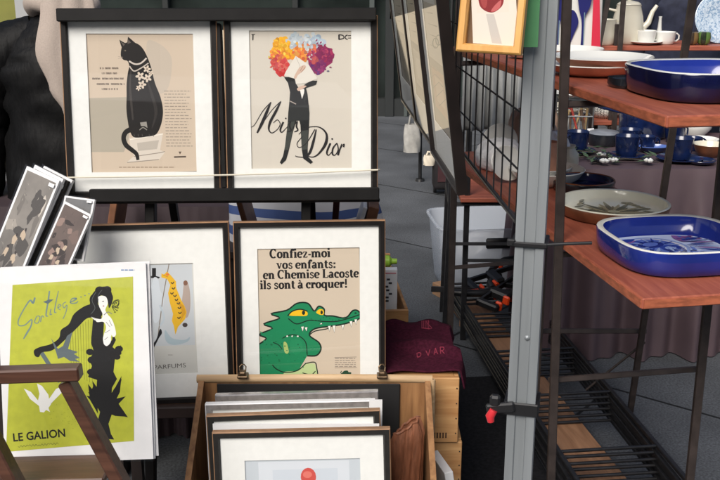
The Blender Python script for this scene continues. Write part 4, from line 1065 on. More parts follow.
def person(label, loc, rz, jm, pm, hair, scarf=None, puff=True, H=1.68):
    k = H/1.70
    t = thing('person', label, 'person', loc, radians(rz))
    V = [(0, 0, .92*k, .14, .11), (0, 0, 1.12*k, .13, .10), (0, .0, 1.34*k, .16, .10), (0, 0, 1.45*k, .06, .06), (0, -.01, 1.53*k, .062, .07), (0, -.02, 1.62*k, .078, .095), (0, 0, 1.68*k, .055, .07)]
    E = [(i, i+1) for i in range(6)]
    for sx in (-1, 1):
        o = len(V)
        V += [(sx*.19, 0, 1.38*k, .06), (sx*.25, .01, 1.12*k, .045), (sx*.30, -.03, .86*k, .030), (sx*.305, -.045, .79*k, .036, .020)]
        E += [(2, o), (o, o+1), (o+1, o+2), (o+2, o+3)]
        for fy, fl in ((-.030, .075), (-.010, .085), (.010, .080), (.028, .065)):
            p = len(V); V += [(sx*.305, -.045+fy, .755*k, .010), (sx*.300, -.050+fy*1.05, .755*k-fl*.55, .009), (sx*.290, -.054+fy*1.05, .755*k-fl, .008)]; E += [(o+3, p), (p, p+1), (p+1, p+2)]
        p = len(V); V += [(sx*.295, -.085, .80*k, .011), (sx*.285, -.10, .765*k, .009)]; E += [(o+3, p), (p, p+1)]
        o = len(V)
        V += [(sx*.095, 0, .80*k, .085), (sx*.10, -.01, .48*k, .06), (sx*.10, .02, .10*k, .042), (sx*.11, -.12, .035*k, .04, .03)]
        E += [(0, o), (o, o+1), (o+1, o+2), (o+2, o+3)]
    body = skin_body('body', V, E, M_SKIN, t)
    b = MB()
    b.ell = None
    # clothes: quilted jacket shell (torso and sleeves), trousers, hair
    def shell(path, rad, n, quilt, amp):
        pts = []; R = []
        for i in range(len(path)-1):
            for q in range(8):
                f = q/8; pts.append(Vector(path[i]).lerp(Vector(path[i+1]), f)); R.append(tuple(rad[i][c]+(rad[i+1][c]-rad[i][c])*f for c in (0, 1)))
        pts.append(Vector(path[-1])); R.append(rad[-1])
        vs = []; prev = None
        for i, p in enumerate(pts):
            tt = (pts[min(i+1, len(pts)-1)]-pts[max(i-1, 0)]).normalized()
            u = Vector((1, 0, 0)); u = (u-tt*u.dot(tt)).normalized() if abs(tt.x) < .95 else Vector((0, 0, 1)); w = tt.cross(u)
            bul = 1+amp*abs(sin(i*quilt))
            for q in range(n):
                a = 2*pi*q/n
                wr = 1+.025*sin(a*5+i*.9)+.02*sin(a*9-i*1.7)
                vs.append(p+u*cos(a)*R[i][0]*bul*wr+w*sin(a)*R[i][1]*bul*wr)
        fs = [(i*n+q, i*n+(q+1) % n, (i+1)*n+(q+1) % n, (i+1)*n+q) for i in range(len(pts)-1) for q in range(n)]
        fs += [tuple(range(n)), tuple((len(pts)-1)*n+q for q in range(n))]
        return vs, fs
    am = .035 if puff else .012
    b = MB(); b.add(*shell([(0, 0, .45*k), (0, 0, .92*k), (0, 0, 1.14*k), (0, 0, 1.30*k), (0, 0, 1.40*k), (0, 0, 1.47*k)], [(.25, .19), (.225, .17), (.20, .155), (.22, .16), (.17, .12), (.085, .085)], 32, .62, am))
    for sx in (-1, 1):
        b.add(*shell([(sx*.08, 0, 1.40*k), (sx*.20, 0, 1.34*k), (sx*.262, .01, 1.22*k), (sx*.285, .02, 1.10*k), (sx*.295, -.0, 1.0*k), (sx*.30, -.03, .86*k)], [(.07, .07), (.095, .09), (.088, .085), (.08, .078), (.072, .068), (.058, .055)], 22, .62, am))
    b.build('jacket', jm, t, 180)
    b = MB()
    for sx in (-1, 1):
        b.add(*shell([(sx*.09, 0, .86*k), (sx*.10, 0, .50*k), (sx*.10, .02, .07*k)], [(.105, .115), (.082, .088), (.06, .07)], 20, .4, .01))
    b.build('trousers', pm, t, 180)
    b = MB()
    for sx in (-1, 1): b.lathe([(.001, 0), (.05, .0), (.052, .03), (.04, .07), (.001, .075)], 16, (sx*.105, -.06, .0), 1, 2.2)
    b.build('shoe', M_RUBBER, t, 60)
    b = MB(); b.lathe([(.001, .125), (.05, .12), (.085, .07), (.10, 0), (.098, -.07), (.08, -.14), (.001, -.15)], 24, (0, .015, 1.635*k), .93, 1.05); b.build('hair', hair, t, 180)
    b = MB(); b.lathe([(.001, -.012), (.012, -.010), (.015, 0), (.008, .02), (.001, .03)], 10, (0, -.115, 1.585*k)); b.build('nose', M_SKIN, t, 180)
    for sx in (-1, 1):
        b = MB(); b.lathe([(.001, -.008), (.008, -.004), (.008, .004), (.001, .008)], 10, (sx*.03, -.105, 1.615*k)); b.build('eye', mat('eye_dark', s(30, 24, 22), .2), t, 180)
    b = MB(); b.tube([(-.022, -.108, 1.553*k), (0, -.114, 1.551*k), (.022, -.108, 1.553*k)], .005, 6); b.build('mouth', mat('lip', s(160, 90, 84), .5), t, 180)
    if scarf: scarf(t)
    return t
M_PUFF = mat('black_puffer_nylon', s(8, 8, 9), .62, .4, 22, bump=1.0, spec=.22, stretch=(2.2, 2.2, .5))
M_NAVY = mat('navy_coat', s(40, 44, 60), .75, .2, 30, bump=.2, spec=.25)
M_DKTR = mat('dark_trousers', s(30, 30, 36), .85, .2, 40)
M_HAIR = mat('brown_hair', s(66, 46, 34), .5, .3, 60, stretch=(8, 8, .5))
M_BEIGE = mat('beige_knit', s(176, 163, 153), .95, .05, 260, bump=.25, spec=.05)
pl_ = atY(64, 10, 3.15)
def beige_scarf(t):
    def f(u, v):       # broad scarf hanging from the neck down the front
        z = 1.50-v*.45
        kx = [0, .2, .48, .72, .88, 1]; kw = [.066, .078, .100, .066, .03, .018]; i = max(q for q in range(5) if v >= kx[q]); g = (v-kx[i])/(kx[i+1]-kx[i]); g = g*g*(3-2*g); w = kw[i]+(kw[i+1]-kw[i])*g
        a = (u-.5)*2
        return (.05+a*w, -.185-.02*cos(a*1.4)-.02*sin(v*3)+.004*sin(u*17+v*3), z)
    b = MB(); grid_mesh(b, 30, 26, f)
    o = b.build('scarf', M_BEIGE, t, 180); md = o.modifiers.new('thick', 'SOLIDIFY'); md.thickness = .012
    b = MB(); b.tube([(.085*cos(q*.35), .085*sin(q*.35)-.02, 1.41+.02*sin(q*.7)) for q in range(18)], .035, 10, closed=True); b.build('scarf_loop', M_BEIGE, t, 180)
person('person in a black quilted jacket with a beige scarf, standing behind the framed cat advert', (pl_.x, 3.15, 0), 6, M_PUFF, M_DKTR, M_HAIR, beige_scarf, True, 1.60)
pn = atY(684, 30, 5.35)
person('person in a dark navy coat standing behind the rear crockery shelf', (pn.x, 5.35, 0), 4, M_NAVY, M_DKTR, M_HAIR, None, False, 1.74)

# green picture with a dark red motif, behind the left person
a = atY(2, 20, 4.6)
t = thing('green_picture', 'olive green picture with a dark red motif behind the person in black', 'picture', (a.x-.05, 4.6, 0))
b = MB(); b.box((0, 0, 1.3), (.36, .02, .66), bevel=.003); b.build('panel', mat('olive_print', s(128, 128, 60), .7, .1, 8), t)
A = Art(Matrix.Translation((a.x-.05, 4.6-.0105, 0)), 0.0)
A.poly([(-6, 22), (2, 21), (8, 17), (11, 10), (12, 4), (17, 4), (18, 9), (17, 15), (20, 20), (16, 22), (9, 24), (3, 27), (-6, 28)], (92, 36, 32), True); A.ell(15, 7, 3.4, 3.6, (88, 32, 30))
A.build('motif', t)
for sx in (-1, 1):
    b = MB(); b.box((sx*.15, .03, .64), (.03, .03, 1.27)); b.build('easel_leg', M_DKTAB, t)
t = thing('white_canvas', 'pale grey panel standing just behind the scarfed person', 'panel', (atY(34, 4, 4.3).x+.03, 4.3, 0))
b = MB(); b.box((0, 0, .8), (.22, .03, 1.6), bevel=.003); b.build('panel', mat('pale_grey_panel', s(170, 172, 172), .7), t)

# ================================================================== CENTRE: tent pole, wire grid wall with hung frames
POLE = Vector((.287, 1.55, 0))
pt = thing('tent_pole', 'grey aluminium tent pole standing in front of the wire grid', 'pole', POLE, radians(-14))
b = MB(); W = .024
outline = [(-W, -W), (-.010, -W), (-.008, -W+.004), (.008, -W+.004), (.010, -W), (W, -W), (W, -.010), (W-.004, -.008), (W-.004, .008), (W, .010), (W, W), (-W, W), (-W, .010), (-W+.004, .008), (-W+.004, -.008), (-W, -.010)]
n = len(outline)
b.add([(x, y, z) for z in (.012, 2.6) for x, y in outline], [(i, (i+1) % n, n+(i+1) % n, n+i) for i in range(n)]+[tuple(range(n, 2*n))])
b.build('shaft', M_ALU, pt)
b = MB(); b.box((0, 0, .006), (.14, .14, .012), bevel=.003); b.build('foot_plate', M_ALU, pt)
b = MB()
for z in (.93, .62): b.lathe([(.0001, .003), (.004, .002), (.005, 0)], 10, M=Matrix.Translation((.004, -W+.003, z)) @ Matrix.Rotation(pi/2, 4, 'X'))
b.build('rivet', M_ALU, pt, 60)
def band(z, h, w):
    b = MB(); q = W+.003
    b.box((0, -q, z), (2*q+.006, .006, h), bevel=.002); b.box((0, q, z), (2*q+.006, .006, h), bevel=.002)
    b.box((-q, 0, z), (.006, 2*q-.002, h-.001)); b.box((q, 0, z), (.006, 2*q-.002, h-.001)); return b
zs = atY(518, 408, 1.53).z
t = thing('clamp_strap', 'black strap clamp with a red tip gripping the tent pole low down', 'strap clamp', (POLE.x, POLE.y, zs), radians(-14))
b = band(0, .024, .01); b.build('band', M_RUBBER, t)
b = MB(); b.box((-.034, -.03, .008), (.05, .012, .018), Matrix.Rotation(radians(-12), 4, 'Y'), .003); b.box((-.045, -.03, .014), (.018, .016, .020), bevel=.004); bk_ = b.build('buckle', M_RUBBER, t)
b = MB(); b.tube([(-.046, -.036, -.002), (-.052, -.038, -.014), (-.050, -.038, -.024)], [.007, .008, .006], 16); b.build('lever_tip', mat('red_plastic', s(206, 48, 56), .4), bk_, 40)
zs2 = atY(524, 244, 1.53).z
t = thing('cable_tie', 'black cable tie round the tent pole with its long tail sticking out', 'cable tie', (POLE.x, POLE.y, zs2), radians(-14))
band(0, .009, .006).build('band', M_RUBBER, t)
b = MB(); b.tube([(.026, -.026, .002), (.055, -.02, .004), (.10, -.01, .006)], .0032, 6); b.build('tail', M_RUBBER, t, 60)
b = MB(); b.box((-.030, -.024, .002), (.014, .012, .012), bevel=.002); b.build('lock', M_RUBBER, t)

# wire grid wall running away from the pole
DG = Vector((-.05, 1, 0)).normalized(); NG = Vector((1, .05, 0)).normalized()
G0 = Vector((.272, 1.60, 0))
gw = thing('wire_grid_wall', 'black wire grid wall running back from the tent pole', 'wire grid', G0)
LEN = 1.45; ZB, ZT = 1.115, 1.95
b = MB()
n = 20
for k in range(n):
    p = DG*(LEN*k/(n-1)); b.tube([p+Vector((0, 0, ZB)), p+Vector((0, 0, ZT))], .0016, 6)
for z in (1.20, 1.30, 1.40, 1.50, 1.62, 1.74, 1.86):
    b.tube([Vector((.005, 0, z)), DG*LEN+Vector((.005, 0, z))], .0019, 6)
b.build('wire_mesh', M_BLACKST, gw, 60)
b = MB(); b.tube([Vector((0, 0, ZB)), DG*LEN+Vector((0, 0, ZB)), DG*LEN+Vector((0, 0, ZT)), Vector((0, 0, ZT))], .005, 8, closed=True); b.build('border_tube', M_BLACKST, gw, 60)
e = DG*LEN

M_BIGFR = mat('black_brown_frame', s(27, 20, 18), .35, .25, 20)
FL = .415
for i, (lb, toneA, toneB) in enumerate((('nearest framed print on the wire grid, with a linked-rings motif on pale paper', (200, 190, 172), (150, 138, 120)), ('middle framed print hung on the wire grid, beige with faint drawing', (206, 192, 166), (120, 112, 104)), ('farthest framed print hung on the wire grid, seen almost edge-on', (190, 178, 160), (130, 120, 112)))):
    cpos = Vector((.205, 1.765, 0)) + DG*(FL*(i+.5)+.004*i)
    le = radians(7.5); Hh = .62
    ex = -DG; ez = Vector((-sin(le), 0, cos(le))); ez = (ez-ex*ez.dot(ex)).normalized(); ey = ez.cross(ex)
    M = Matrix((ex, ey, ez)).transposed().to_4x4(); M.translation = Vector((cpos.x, cpos.y, 1.125)) + ez*Hh/2
    def art_g(A, r, i=i, toneB=toneB):
        x0, x1, z0, z1 = r; w = x1-x0; h = z1-z0
        A.poly2([(x0, z0+.32*h), (x1, z0+.32*h), (x1, z0), (x0, z0)], toneB)
        A.poly2([(x0+.1*w, z0+.28*h), (x0+.8*w, z0+.28*h), (x0+.8*w, z0+.08*h), (x0+.1*w, z0+.08*h)], [(186, 150, 120), (170, 162, 150), (150, 140, 130)][i])
        A.poly2([(x0+.25*w, z0+.24*h), (x0+.7*w, z0+.24*h), (x0+.7*w, z0+.12*h), (x0+.25*w, z0+.12*h)], [(206, 178, 150), (190, 182, 170), (140, 130, 120)][i])
        A.poly2([(x0, z0+.58*h), (x0+.72*w, z0+.58*h), (x0+.72*w, z1), (x0, z1)], (222, 218, 208))
        if i == 0:
            for cx, cy in ((435.6, 43), (438.6, 40)): A.stroke([(cx+2.8*cos(k*.3142), cy+5*sin(k*.3142)) for k in range(21)], 1.0, (66, 78, 66))
            for k in range(5): A.stroke([(427+3*k, 70+9*k), (431+4*k, 66+8*k), (437+3*k, 71+8*k)], .6, (120, 108, 92))
        for k in range(4):
            q = .38+.05*k; A.poly2([(x0+.1*w, z0+q*h), (x0+(.55+.1*(k % 3))*w, z0+(q+.012)*h), (x0+(.55+.1*(k % 3))*w, z0+(q+.006)*h)], (120, 108, 92))
    framed('hung_frame', lb, 'framed print', 'large frames hung on the wire grid', None, None, None, .012, (.022 if i == 0 else .013), art_g, None, toneA, M_BIGFR, M_BIGFR, True, (FL, Hh), M)

# small yellow frame and green card hung on the pole
NY = Vector((-.30, -.90, .16)).normalized()
PY = atY(498, 20, 1.475)
def art_fruit(A):
    A.poly([(476, -22), (508, -20), (509, 12), (477, 13)], (228, 214, 200))
    A.poly([(478, -16), (492, -20), (503, -14), (503.5, 2), (499, 9), (492, 12.5), (484, 10), (479, 3)], (134, 30, 36), True)
    A.poly([(480, -8), (486, -12), (487, 4), (484, 8), (481, 2)], (160, 60, 60), True)
    A.poly([(491, 11), (495, 5), (501, 0), (500, 7), (495, 11)], (192, 96, 96), True)
    A.poly([(486, 14), (494, 14), (502, 44), (492, 43)], (196, 190, 182))
    A.stroke([(513.5, 43.5), (517.5, 44)], 1.2, (150, 160, 170))
M_YEL = wood('honey_wood_frame', s(206, 150, 72), s(226, 174, 98), 2, .45, 4)
framed('hung_frame', 'small honey-coloured wooden frame with a red fruit print, hung by the tent pole', 'framed print', None,
       [(460, -42), (522, -43), (533, 57), (466, 50)], PY, NY, .0125, .022, art_fruit, [(470, -34), (514, -34), (519, 47), (473, 43)], (224, 216, 204), M_YEL, M_YEL, False)
g1 = atY(530, 0, 1.498)
t = thing('green_card', 'green card hanging behind the honey-coloured frame on the tent pole', 'card', (g1.x+.006, 1.508, 0))
a = atY(535, 47, 1.508); b = MB(); b.box((-.02, 0, a.z+.10), (.062, .002, .20)); b.build('sheet', mat('green_card_paper', s(88, 150, 100), .6, .05, 20), t)

# ================================================================== LADDER FRAMES (spare shelf frames), standing and stacked
def ladder(label, M, L=2.02, Wd=.305, rungs=(.02, .40, .78, 1.16, 1.55, 1.94), r=.009, name='ladder_frame', group='spare black ladder frames stacked on the plank'):
    t = thing(name, label, 'ladder frame', group=group, M=M)
    for sx in (-1, 1):
        b = MB(); b.box((sx*Wd/2, L/2, 0), (.014, L, .014), bevel=.002); b.build('rail', M_BLACKST, t)
    for y in rungs:
        b = MB(); b.tube([(-Wd/2, y, .0), (Wd/2, y, .0)], .0055, 8); b.build('rung', M_BLACKST, t, 60)
    return t
rA = Vector((.575, 2.38, 0)); ang = radians(6.2)
def lad_M(i, dx, dy, z, da): 
    M = Matrix.Rotation(ang+radians(da), 4, 'Z'); M.translation = Vector((.755+dx, 2.12+dy, z)); return M
LBL = ['lowest black ladder frame, lying on the wooden plank', 'second black ladder frame up from the plank', 'third black ladder frame up from the plank', 'fourth black ladder frame up from the plank, middle of the stack', 'fifth black ladder frame up from the plank', 'topmost black ladder frame of the stack on the plank']
spec = [(.02, 0, .074, 0), (.028, .010, .090, .3), (.016, .022, .106, -.3), (.026, .030, .122, .25), (.018, .042, .138, -.1), (.03, .05, .154, .4), (.02, .06, .170, -.2)]
l0 = ladder(LBL[0], lad_M(0, *spec[0]))
for i in range(1, 6): dup(l0, LBL[i], M=lad_M(i, *spec[i]))
M_PLANK = wood('worn_oak_plank', s(134, 96, 68), s(176, 132, 98), 1, .6, 3)
t = thing('wooden_plank', 'worn brown wooden plank lying under the stacked black ladder frames', 'plank', (.70, 2.40, 0), ang+radians(2.5))
b = MB(); b.box((.045, .85, .05), (.15, 1.75, .032), bevel=.004); b.build('board', M_PLANK, t)
for y in (.15, .85, 1.55): b = MB(); b.box((.045, y, .017), (.14, .06, .034), bevel=.003); b.build('batten', M_PLANK, t)

for px, py, lb in ((447, 344, 'tiny white paper scrap on the paving beside the black shade sheet'), (392, 263, 'tiny white paper scrap on the paving right of the green bottle')):
    p = atZ(px, py, .0); tt = thing('paper_scrap', lb, 'scrap', (p.x, p.y, .001), .6)
    b = MB(); b.add([(-.03, -.012, .001), (.02, -.016, .002), (.032, .010, .010), (-.02, .016, .003)], [(0, 1, 2, 3)]); b.build('scrap', M_WHITE, tt)
t = thing('floor_shade', 'black sheet painting the shade on the paving between the pale crates and the stacked ladder frames', 'shade sheet', (.42, 2.55, 0), radians(6))
b = MB(); b.box((0, 0, .004), (.36, 1.7, .008), bevel=.002); b.build('shade_sheet', mat('black_floor_shade', s(30, 30, 32), .9, .3, 90, spec=.15), t)  # dark sheet stands in for the floor shade between crates and ladder frames
# upright ladder frame beyond the stack carrying a small terracotta board
M_TERRA = wood('terracotta_painted_board', s(144, 74, 56), s(172, 98, 75), 0, .5, 6, .08)
M_TEDGE = mat('worn_terracotta_edge', s(166, 92, 64), .6, .25, 40, stretch=(1, 1, 4))
def bars(root, name, segs, w=.02, m=M_STEEL, round_=False):
    for p0, p1 in segs:
        b = MB(); p0, p1 = Vector(p0)-root.location, Vector(p1)-root.location
        if round_: b.tube([p0, p1], w/2, 8)
        else: b.beam(p0, p1, w, w*.8, Vector((0, .3, 1)) if abs((p1-p0).normalized().z) < .8 else Vector((0, 1, 0)), .0015)
        b.build(name, m, root, 60 if round_ else None)
YF = 3.78
fr = thing('metal_stand', 'black metal shelf frame standing in front of the clear plastic bin', 'shelf frame', (.55, YF, 0))
xa, xb, xc = atY(449, 250, YF).x, atY(466, 250, YF).x, .76
bars(fr, 'post', [((xa-.01, YF, 0), (xa+.01, YF, .98)), ((xb, YF+.02, 0), (xb, YF+.02, .98)), ((xc, YF, 0), (xc, YF, .98)), ((xa+.01, YF+.36, 0), (xa+.03, YF+.36, .98)), ((xc, YF+.36, 0), (xc, YF+.36, .98))], .022, M_BLACKST)
z1, z2_ = atY(480, 243, YF).z, atY(480, 262, YF).z
bars(fr, 'rung', [((xa, YF-.012, z1), (xc, YF-.012, z1)), ((xb, YF+.02, z2_), (xc, YF+.02, z2_)), ((xa, YF, .60), (xc, YF, .60)), ((xa+.02, YF+.36, .60), (xc, YF+.36, .60)), ((xa, YF, .60), (xa+.02, YF+.36, .60)), ((xc, YF, .60), (xc, YF+.36, .60))], .018, M_BLACKST)
t = thing('shelf_board', 'small terracotta board on the black frame behind the wire grid', 'shelf board', (.59, YF+.18, .622), 0, 'terracotta shelf boards')
b = MB(); b.box((0, 0, 0), (.37, .42, .02), bevel=.003); b.build('board', M_TERRA, t)

# ================================================================== RIGHT: crockery rack with two long terracotta boards
ba = radians(9.9)
bx_, by_ = Vector((cos(ba), sin(ba), 0)), Vector((-sin(ba), cos(ba), 0))
ZU, ZL = 1.29, .955
cu_ = atZ(667, 116, ZU); cl_ = atZ(642.5, 299, ZL)
def board(label, corner, z, w, L, th=.022):
    c = corner + bx_*w/2 + by_*L/2
    t = thing('shelf_board', label, 'shelf board', (c.x, c.y, z-th), ba, 'terracotta shelf boards')
    b = MB(); b.box((0, 0, th/2), (w-.002, L-.002, th), bevel=.0025)
    b.build('board', wood('terracotta_long_board', s(144, 74, 56), s(172, 98, 75), 1, .5, 6, .08), t)
    b = MB(); b.box((0, -L/2, th/2), (w-.008, .0024, th-.006)); b.box((-w/2, 0, th/2), (.0024, L-.008, th-.006)); b.build('worn_edge', M_TEDGE, t)
    return t
board('upper long terracotta board with blue tray and white plates on it', cu_, ZU, .335, 1.42)
board('lower long terracotta board with the blue and white tray at its near corner', cl_, ZL, .335, 1.42)
def bp(corner, a, d, z): q = corner+bx_*a+by_*d; return Vector((q.x, q.y, z))
A0 = Vector((.438, 2.045, 0)); D0 = A0 + bx_*.375
R = thing('crockery_rack', 'dark brown metal rack holding the two long terracotta boards', 'rack', (A0.x, A0.y, 0))
def vz(p, z): return Vector((p.x, p.y, z))
A0b, D0b = A0+Vector((.024, -.02, 0)), D0+Vector((-.015, -.06, 0))
bars(R, 'post', [(vz(A0b, 0), vz(A0+Vector((-.014, 0, 0)), 1.62)), (vz(D0b, 0), vz(D0, 1.62))], .019)
far = by_*.86
Fr = Vector((.595, 2.97, 0))
bars(R, 'post', [(vz(A0+far, 0), vz(A0+far, 1.62)), (vz(Fr, 0), vz(Fr, 1.62))], .02)
for zz in (ZU-.036, ZL-.036, .615):
    bars(R, 'rung', [(vz(A0, zz), vz(D0, zz)), (vz(A0+far, zz), vz(Fr, zz))], .016)
# second frame whose right leg stands on the floor beyond
Cf, Ct = atZ(629, 419, 0), atY(694, -10, 2.75)
Y2 = Cf.y
fr2 = thing('metal_stand', 'dark brown metal frame with a low rung and brace beyond the crockery rack', 'shelf frame', (.78, Y2, 0))
rz = atY(646, 331, Y2-.03); lz = Vector((.575, rz.y+.0, rz.z))
bars(fr2, 'post', [(Cf, Ct), (Vector((.585, Y2, 0)), Vector((.560, 2.82, 1.6)))], .020)
bars(fr2, 'rung', [(lz, rz)], .020)
bars(fr2, 'brace', [(atY(645, 342, Y2-.03), atY(586, 390, Y2+.02))], .009, M_STEEL, True)
# glazes
def glaze(name, rgb, rough=.12, var=.08, sc=6): return mat(name, rgb, rough, var, sc, coat=.3)
G_NAVY = glaze('navy_glaze', s(30, 46, 128), .12, .2, 7); G_NAVY2 = glaze('dark_blue_glaze', s(18, 31, 68), .16, .4, 14)
G_WHITE = glaze('white_glaze', s(226, 226, 220), .15, .02); G_CREAM = glaze('cream_glaze', s(214, 208, 190), .2, .05)
G_TERRA = mat('bare_terracotta', s(206, 150, 124), .6, .15, 20); G_BROWN = glaze('brown_glaze', s(104, 62, 40), .3, .35, 18); G_SAGE = glaze('sage_glaze', s(236, 236, 218), .2, .08, 8)
G_BLACK = glaze('black_glaze', s(30, 34, 40), .2, .3, 20)
def dish_pattern(nm, base, cols, seed, sc, rings):
    m = bpy.data.materials.new(nm); m.use_nodes = True; nt = m.node_tree; bb = nt.nodes['Principled BSDF']
    tc = nt.nodes.new('ShaderNodeTexCoord'); vo = nt.nodes.new('ShaderNodeTexWave'); vo.wave_type = 'RINGS'; vo.rings_direction = 'Z'
    vo.inputs['Scale'].default_value = rings; vo.inputs['Distortion'].default_value = 9; vo.inputs['Detail'].default_value = 2; vo.inputs['Detail Scale'].default_value = sc
    mp = nt.nodes.new('ShaderNodeMapping'); mp.inputs['Location'].default_value = (seed*.013, seed*.007, 0)
    nt.links.new(tc.outputs['Object'], mp.inputs[0]); nt.links.new(mp.outputs[0], vo.inputs['Vector'])
    rp = nt.nodes.new('ShaderNodeValToRGB'); els = rp.color_ramp.elements
    els[0].color = (*s(*base), 1); els[1].color = (*s(*cols[-1]), 1); els[1].position = .95
    for k, c in enumerate(cols[:-1]): e = els.new(.42+.22*k); e.color = (*s(*c), 1)
    nt.links.new(vo.outputs['Fac'], rp.inputs[0]); nt.links.new(rp.outputs[0], bb.inputs['Base Color'])
    bb.inputs['Roughness'].default_value = .15; bb.inputs['Coat Weight'].default_value = .3
    return m
def tray(label, c, rz, a, h, e, mo, mi_, mrim, mfloor, sy=1.0, wall=.010, group=None, art=None, name='ceramic_tray', cat='tray'):
    t = thing(name, label, cat, c, rz, group)
    b = MB(); b.lathe([(.001, .002), (a*.9, .0), (a*.955, .004), (a*.985, .02), (a, h-.004), (a-.001, h-.001)], 72, e=e, sy=sy); b.build('outer_wall', mo, t, 50)
    b = MB(); b.lathe([(a-.001, h-.001), (a-.004, h+.0015), (a-wall, h-.001)], 72, e=e, sy=sy); b.build('rim', mrim, t, 70)
    b = MB(); b.lathe([(a-wall, h-.001), (a-wall-.004, .016), (a-wall-.010, .011)], 72, e=e, sy=sy); b.build('inner_wall', mi_, t, 60)
    b = MB(); b.lathe([(a-wall-.010, .011), (a*.82, .0085), (.001, .008)], 72, e=e, sy=sy); b.build('floor', mfloor, t, 60)
    if art: art(t, .0092)
    return t
def flat_shapes(t, name, z, shapes):
    """painted decoration lying on a dish floor; shapes: (colour, polygon in dish metres)"""
    b = MB(); ms = []
    for k, (col, P) in enumerate(shapes):
        m = mat('glaze_%02x%02x%02x' % col, s(*col), .15, .12, 30, coat=.3)
        if m not in ms: ms.append(m)
        tri = tessellate_polygon([[Vector((x, y, 0)) for x, y in P]])
        fs = []
        for q in tri:
            A_, B_, C_ = [P[i] for i in q]; cr = (B_[0]-A_[0])*(C_[1]-A_[1])-(B_[1]-A_[1])*(C_[0]-A_[0])
            if abs(cr) > 1e-12: fs.append(q if cr > 0 else (q[0], q[2], q[1]))
        b.add([(x, y, z+k*5e-5) for x, y in P], fs, ms.index(m))
    return b.build(name, ms, t)
def ellp(cx, cy, rx, ry, rot=0, n=22): return [(cx+rx*cos(2*pi*k/n)*cos(rot)-ry*sin(2*pi*k/n)*sin(rot), cy+rx*cos(2*pi*k/n)*sin(rot)+ry*sin(2*pi*k/n)*cos(rot)) for k in range(n)]
def leafp(cx, cy, L, w, rot): return [(cx+L*x*cos(rot)-w*y*sin(rot), cy+L*x*sin(rot)+w*y*cos(rot)) for x, y in smooth([(0, 0), (.3, .5), (.6, .45), (1, 0), (.6, -.45), (.3, -.5)])]
def lower_art(t, z):
    B1, B2, B3, PK, LB = (44, 66, 150), (96, 120, 196), (30, 44, 120), (150, 104, 160), (150, 172, 220)
    sh = []
    sh.append((LB, ellp(-.01, .01, .052, .060, .3))); sh.append(((222, 226, 234), ellp(-.01, .01, .046, .052, .3))); sh.append((B2, ellp(-.012, .012, .040, .046, .3)))
    sh.append((B3, ellp(-.018, .022, .026, .020, .5))); sh.append((B2, ellp(-.018, .024, .017, .011, .5))); sh.append((B1, ellp(.008, -.004, .022, .018, .4))); sh.append((LB, ellp(.008, -.002, .012, .008, .4)))
    for k in range(6):
        a = pi*.72+k*.20; sh.append(([B2, PK, B1][k % 3], leafp(-.052+.004*k, .0+.012*k, .058, .018, a+.3)))
    for k in range(7):
        a = -.3+k*.2; sh.append(([PK, B2][k % 2], leafp(.045, .03, .055, .013, a+.6)))
    for k in range(6):
        sh.append(([B1, B2, LB][k % 3], leafp(.03, -.03-.004*k, .085, .020, -.75+k*.22)))
    for k in range(9):
        a = -2.4+k*.22; sh.append(([B3, LB][k % 2], leafp(-.005, -.052, .05+.008*(k % 3), .010, a)))
    WH = (226, 230, 238)
    for k in range(14):
        a = k*.45; sh.append((B1 if k % 2 else LB, leafp(-.012+.02*cos(a), .012+.022*sin(a), .024, .004, a)))
    for k in range(12): sh.append(([B3, LB, B2][k % 3], leafp(-.07+.010*k, -.035+.004*sin(k*2), .03, .006, 1.2+.3*sin(k*3))))
    for k in range(10): sh.append(([PK, B1, LB][k % 3], leafp(.04+.004*(k % 4), .045-.010*k, .05, .006, .35-.11*k)))
    for k in range(8): sh.append(([B2, B3][k % 2], leafp(-.055, .01-.010*k, .042, .006, 2.7+.12*k)))
    for k in range(5): sh.append((B3, leafp(-.045+.02*k, -.05-.006*(k % 2), .018, .008, 1+k)))
    sh = [(c, [(x*1.22, y*1.15+.036) for x, y in P]) for c, P in sh]
    flat_shapes(t, 'painted_flower', z, sh)
p = bp(cl_, .035+.145, .085+.145, ZL+.001)
tray('square blue tray with blue flower painting, near corner of the lower terracotta board', (p.x, p.y, p.z), ba, .146, .052, 3.3, G_NAVY, G_NAVY, G_WHITE, glaze('pale_blue_glaze', s(176, 190, 222)), 1.0, .013, 'blue ceramic trays', lower_art)
p = bp(cu_, .062+.145, .10+.145, ZU+.001)
tray('square glossy blue tray on the upper terracotta board', (p.x, p.y, p.z), ba, .145, .056, 3.3, glaze('deep_navy_glaze', s(17, 21, 60), .14, .45, 9), G_NAVY, G_WHITE, G_WHITE, 1.0, .010, 'blue ceramic trays')
def plate(label, c, r, h, mo, mi_, name='ceramic_plate', cat='plate', group=None, floor=None, deep=None, sx=1, sy=1, rz=0, art=None, rimm=None):
    t = thing(name, label, cat, c, rz, group)
    b = MB(); b.lathe([(.001, .003), (r*.55, .0), (r*.62, .001), (r*.85, h*.45), (r*.97, h*.9), (r, h)], 56, sx=sx, sy=sy); b.build('underside', mo, t, 50)
    b = MB(); b.lathe([(r, h), (r*.985, h+.0025), (r*.955, h)], 56, sx=sx, sy=sy); b.build('rim', rimm or mi_, t, 80)
    b = MB(); b.lathe([(r*.955, h), (r*.84, h*.55+.003), (r*.70, h*.25+.004), (.001, h*.22+.004)], 56, sx=sx, sy=sy); b.build('inside', floor or mi_, t, 50)
    if art: art(t, h*.25+.0052)
    return t
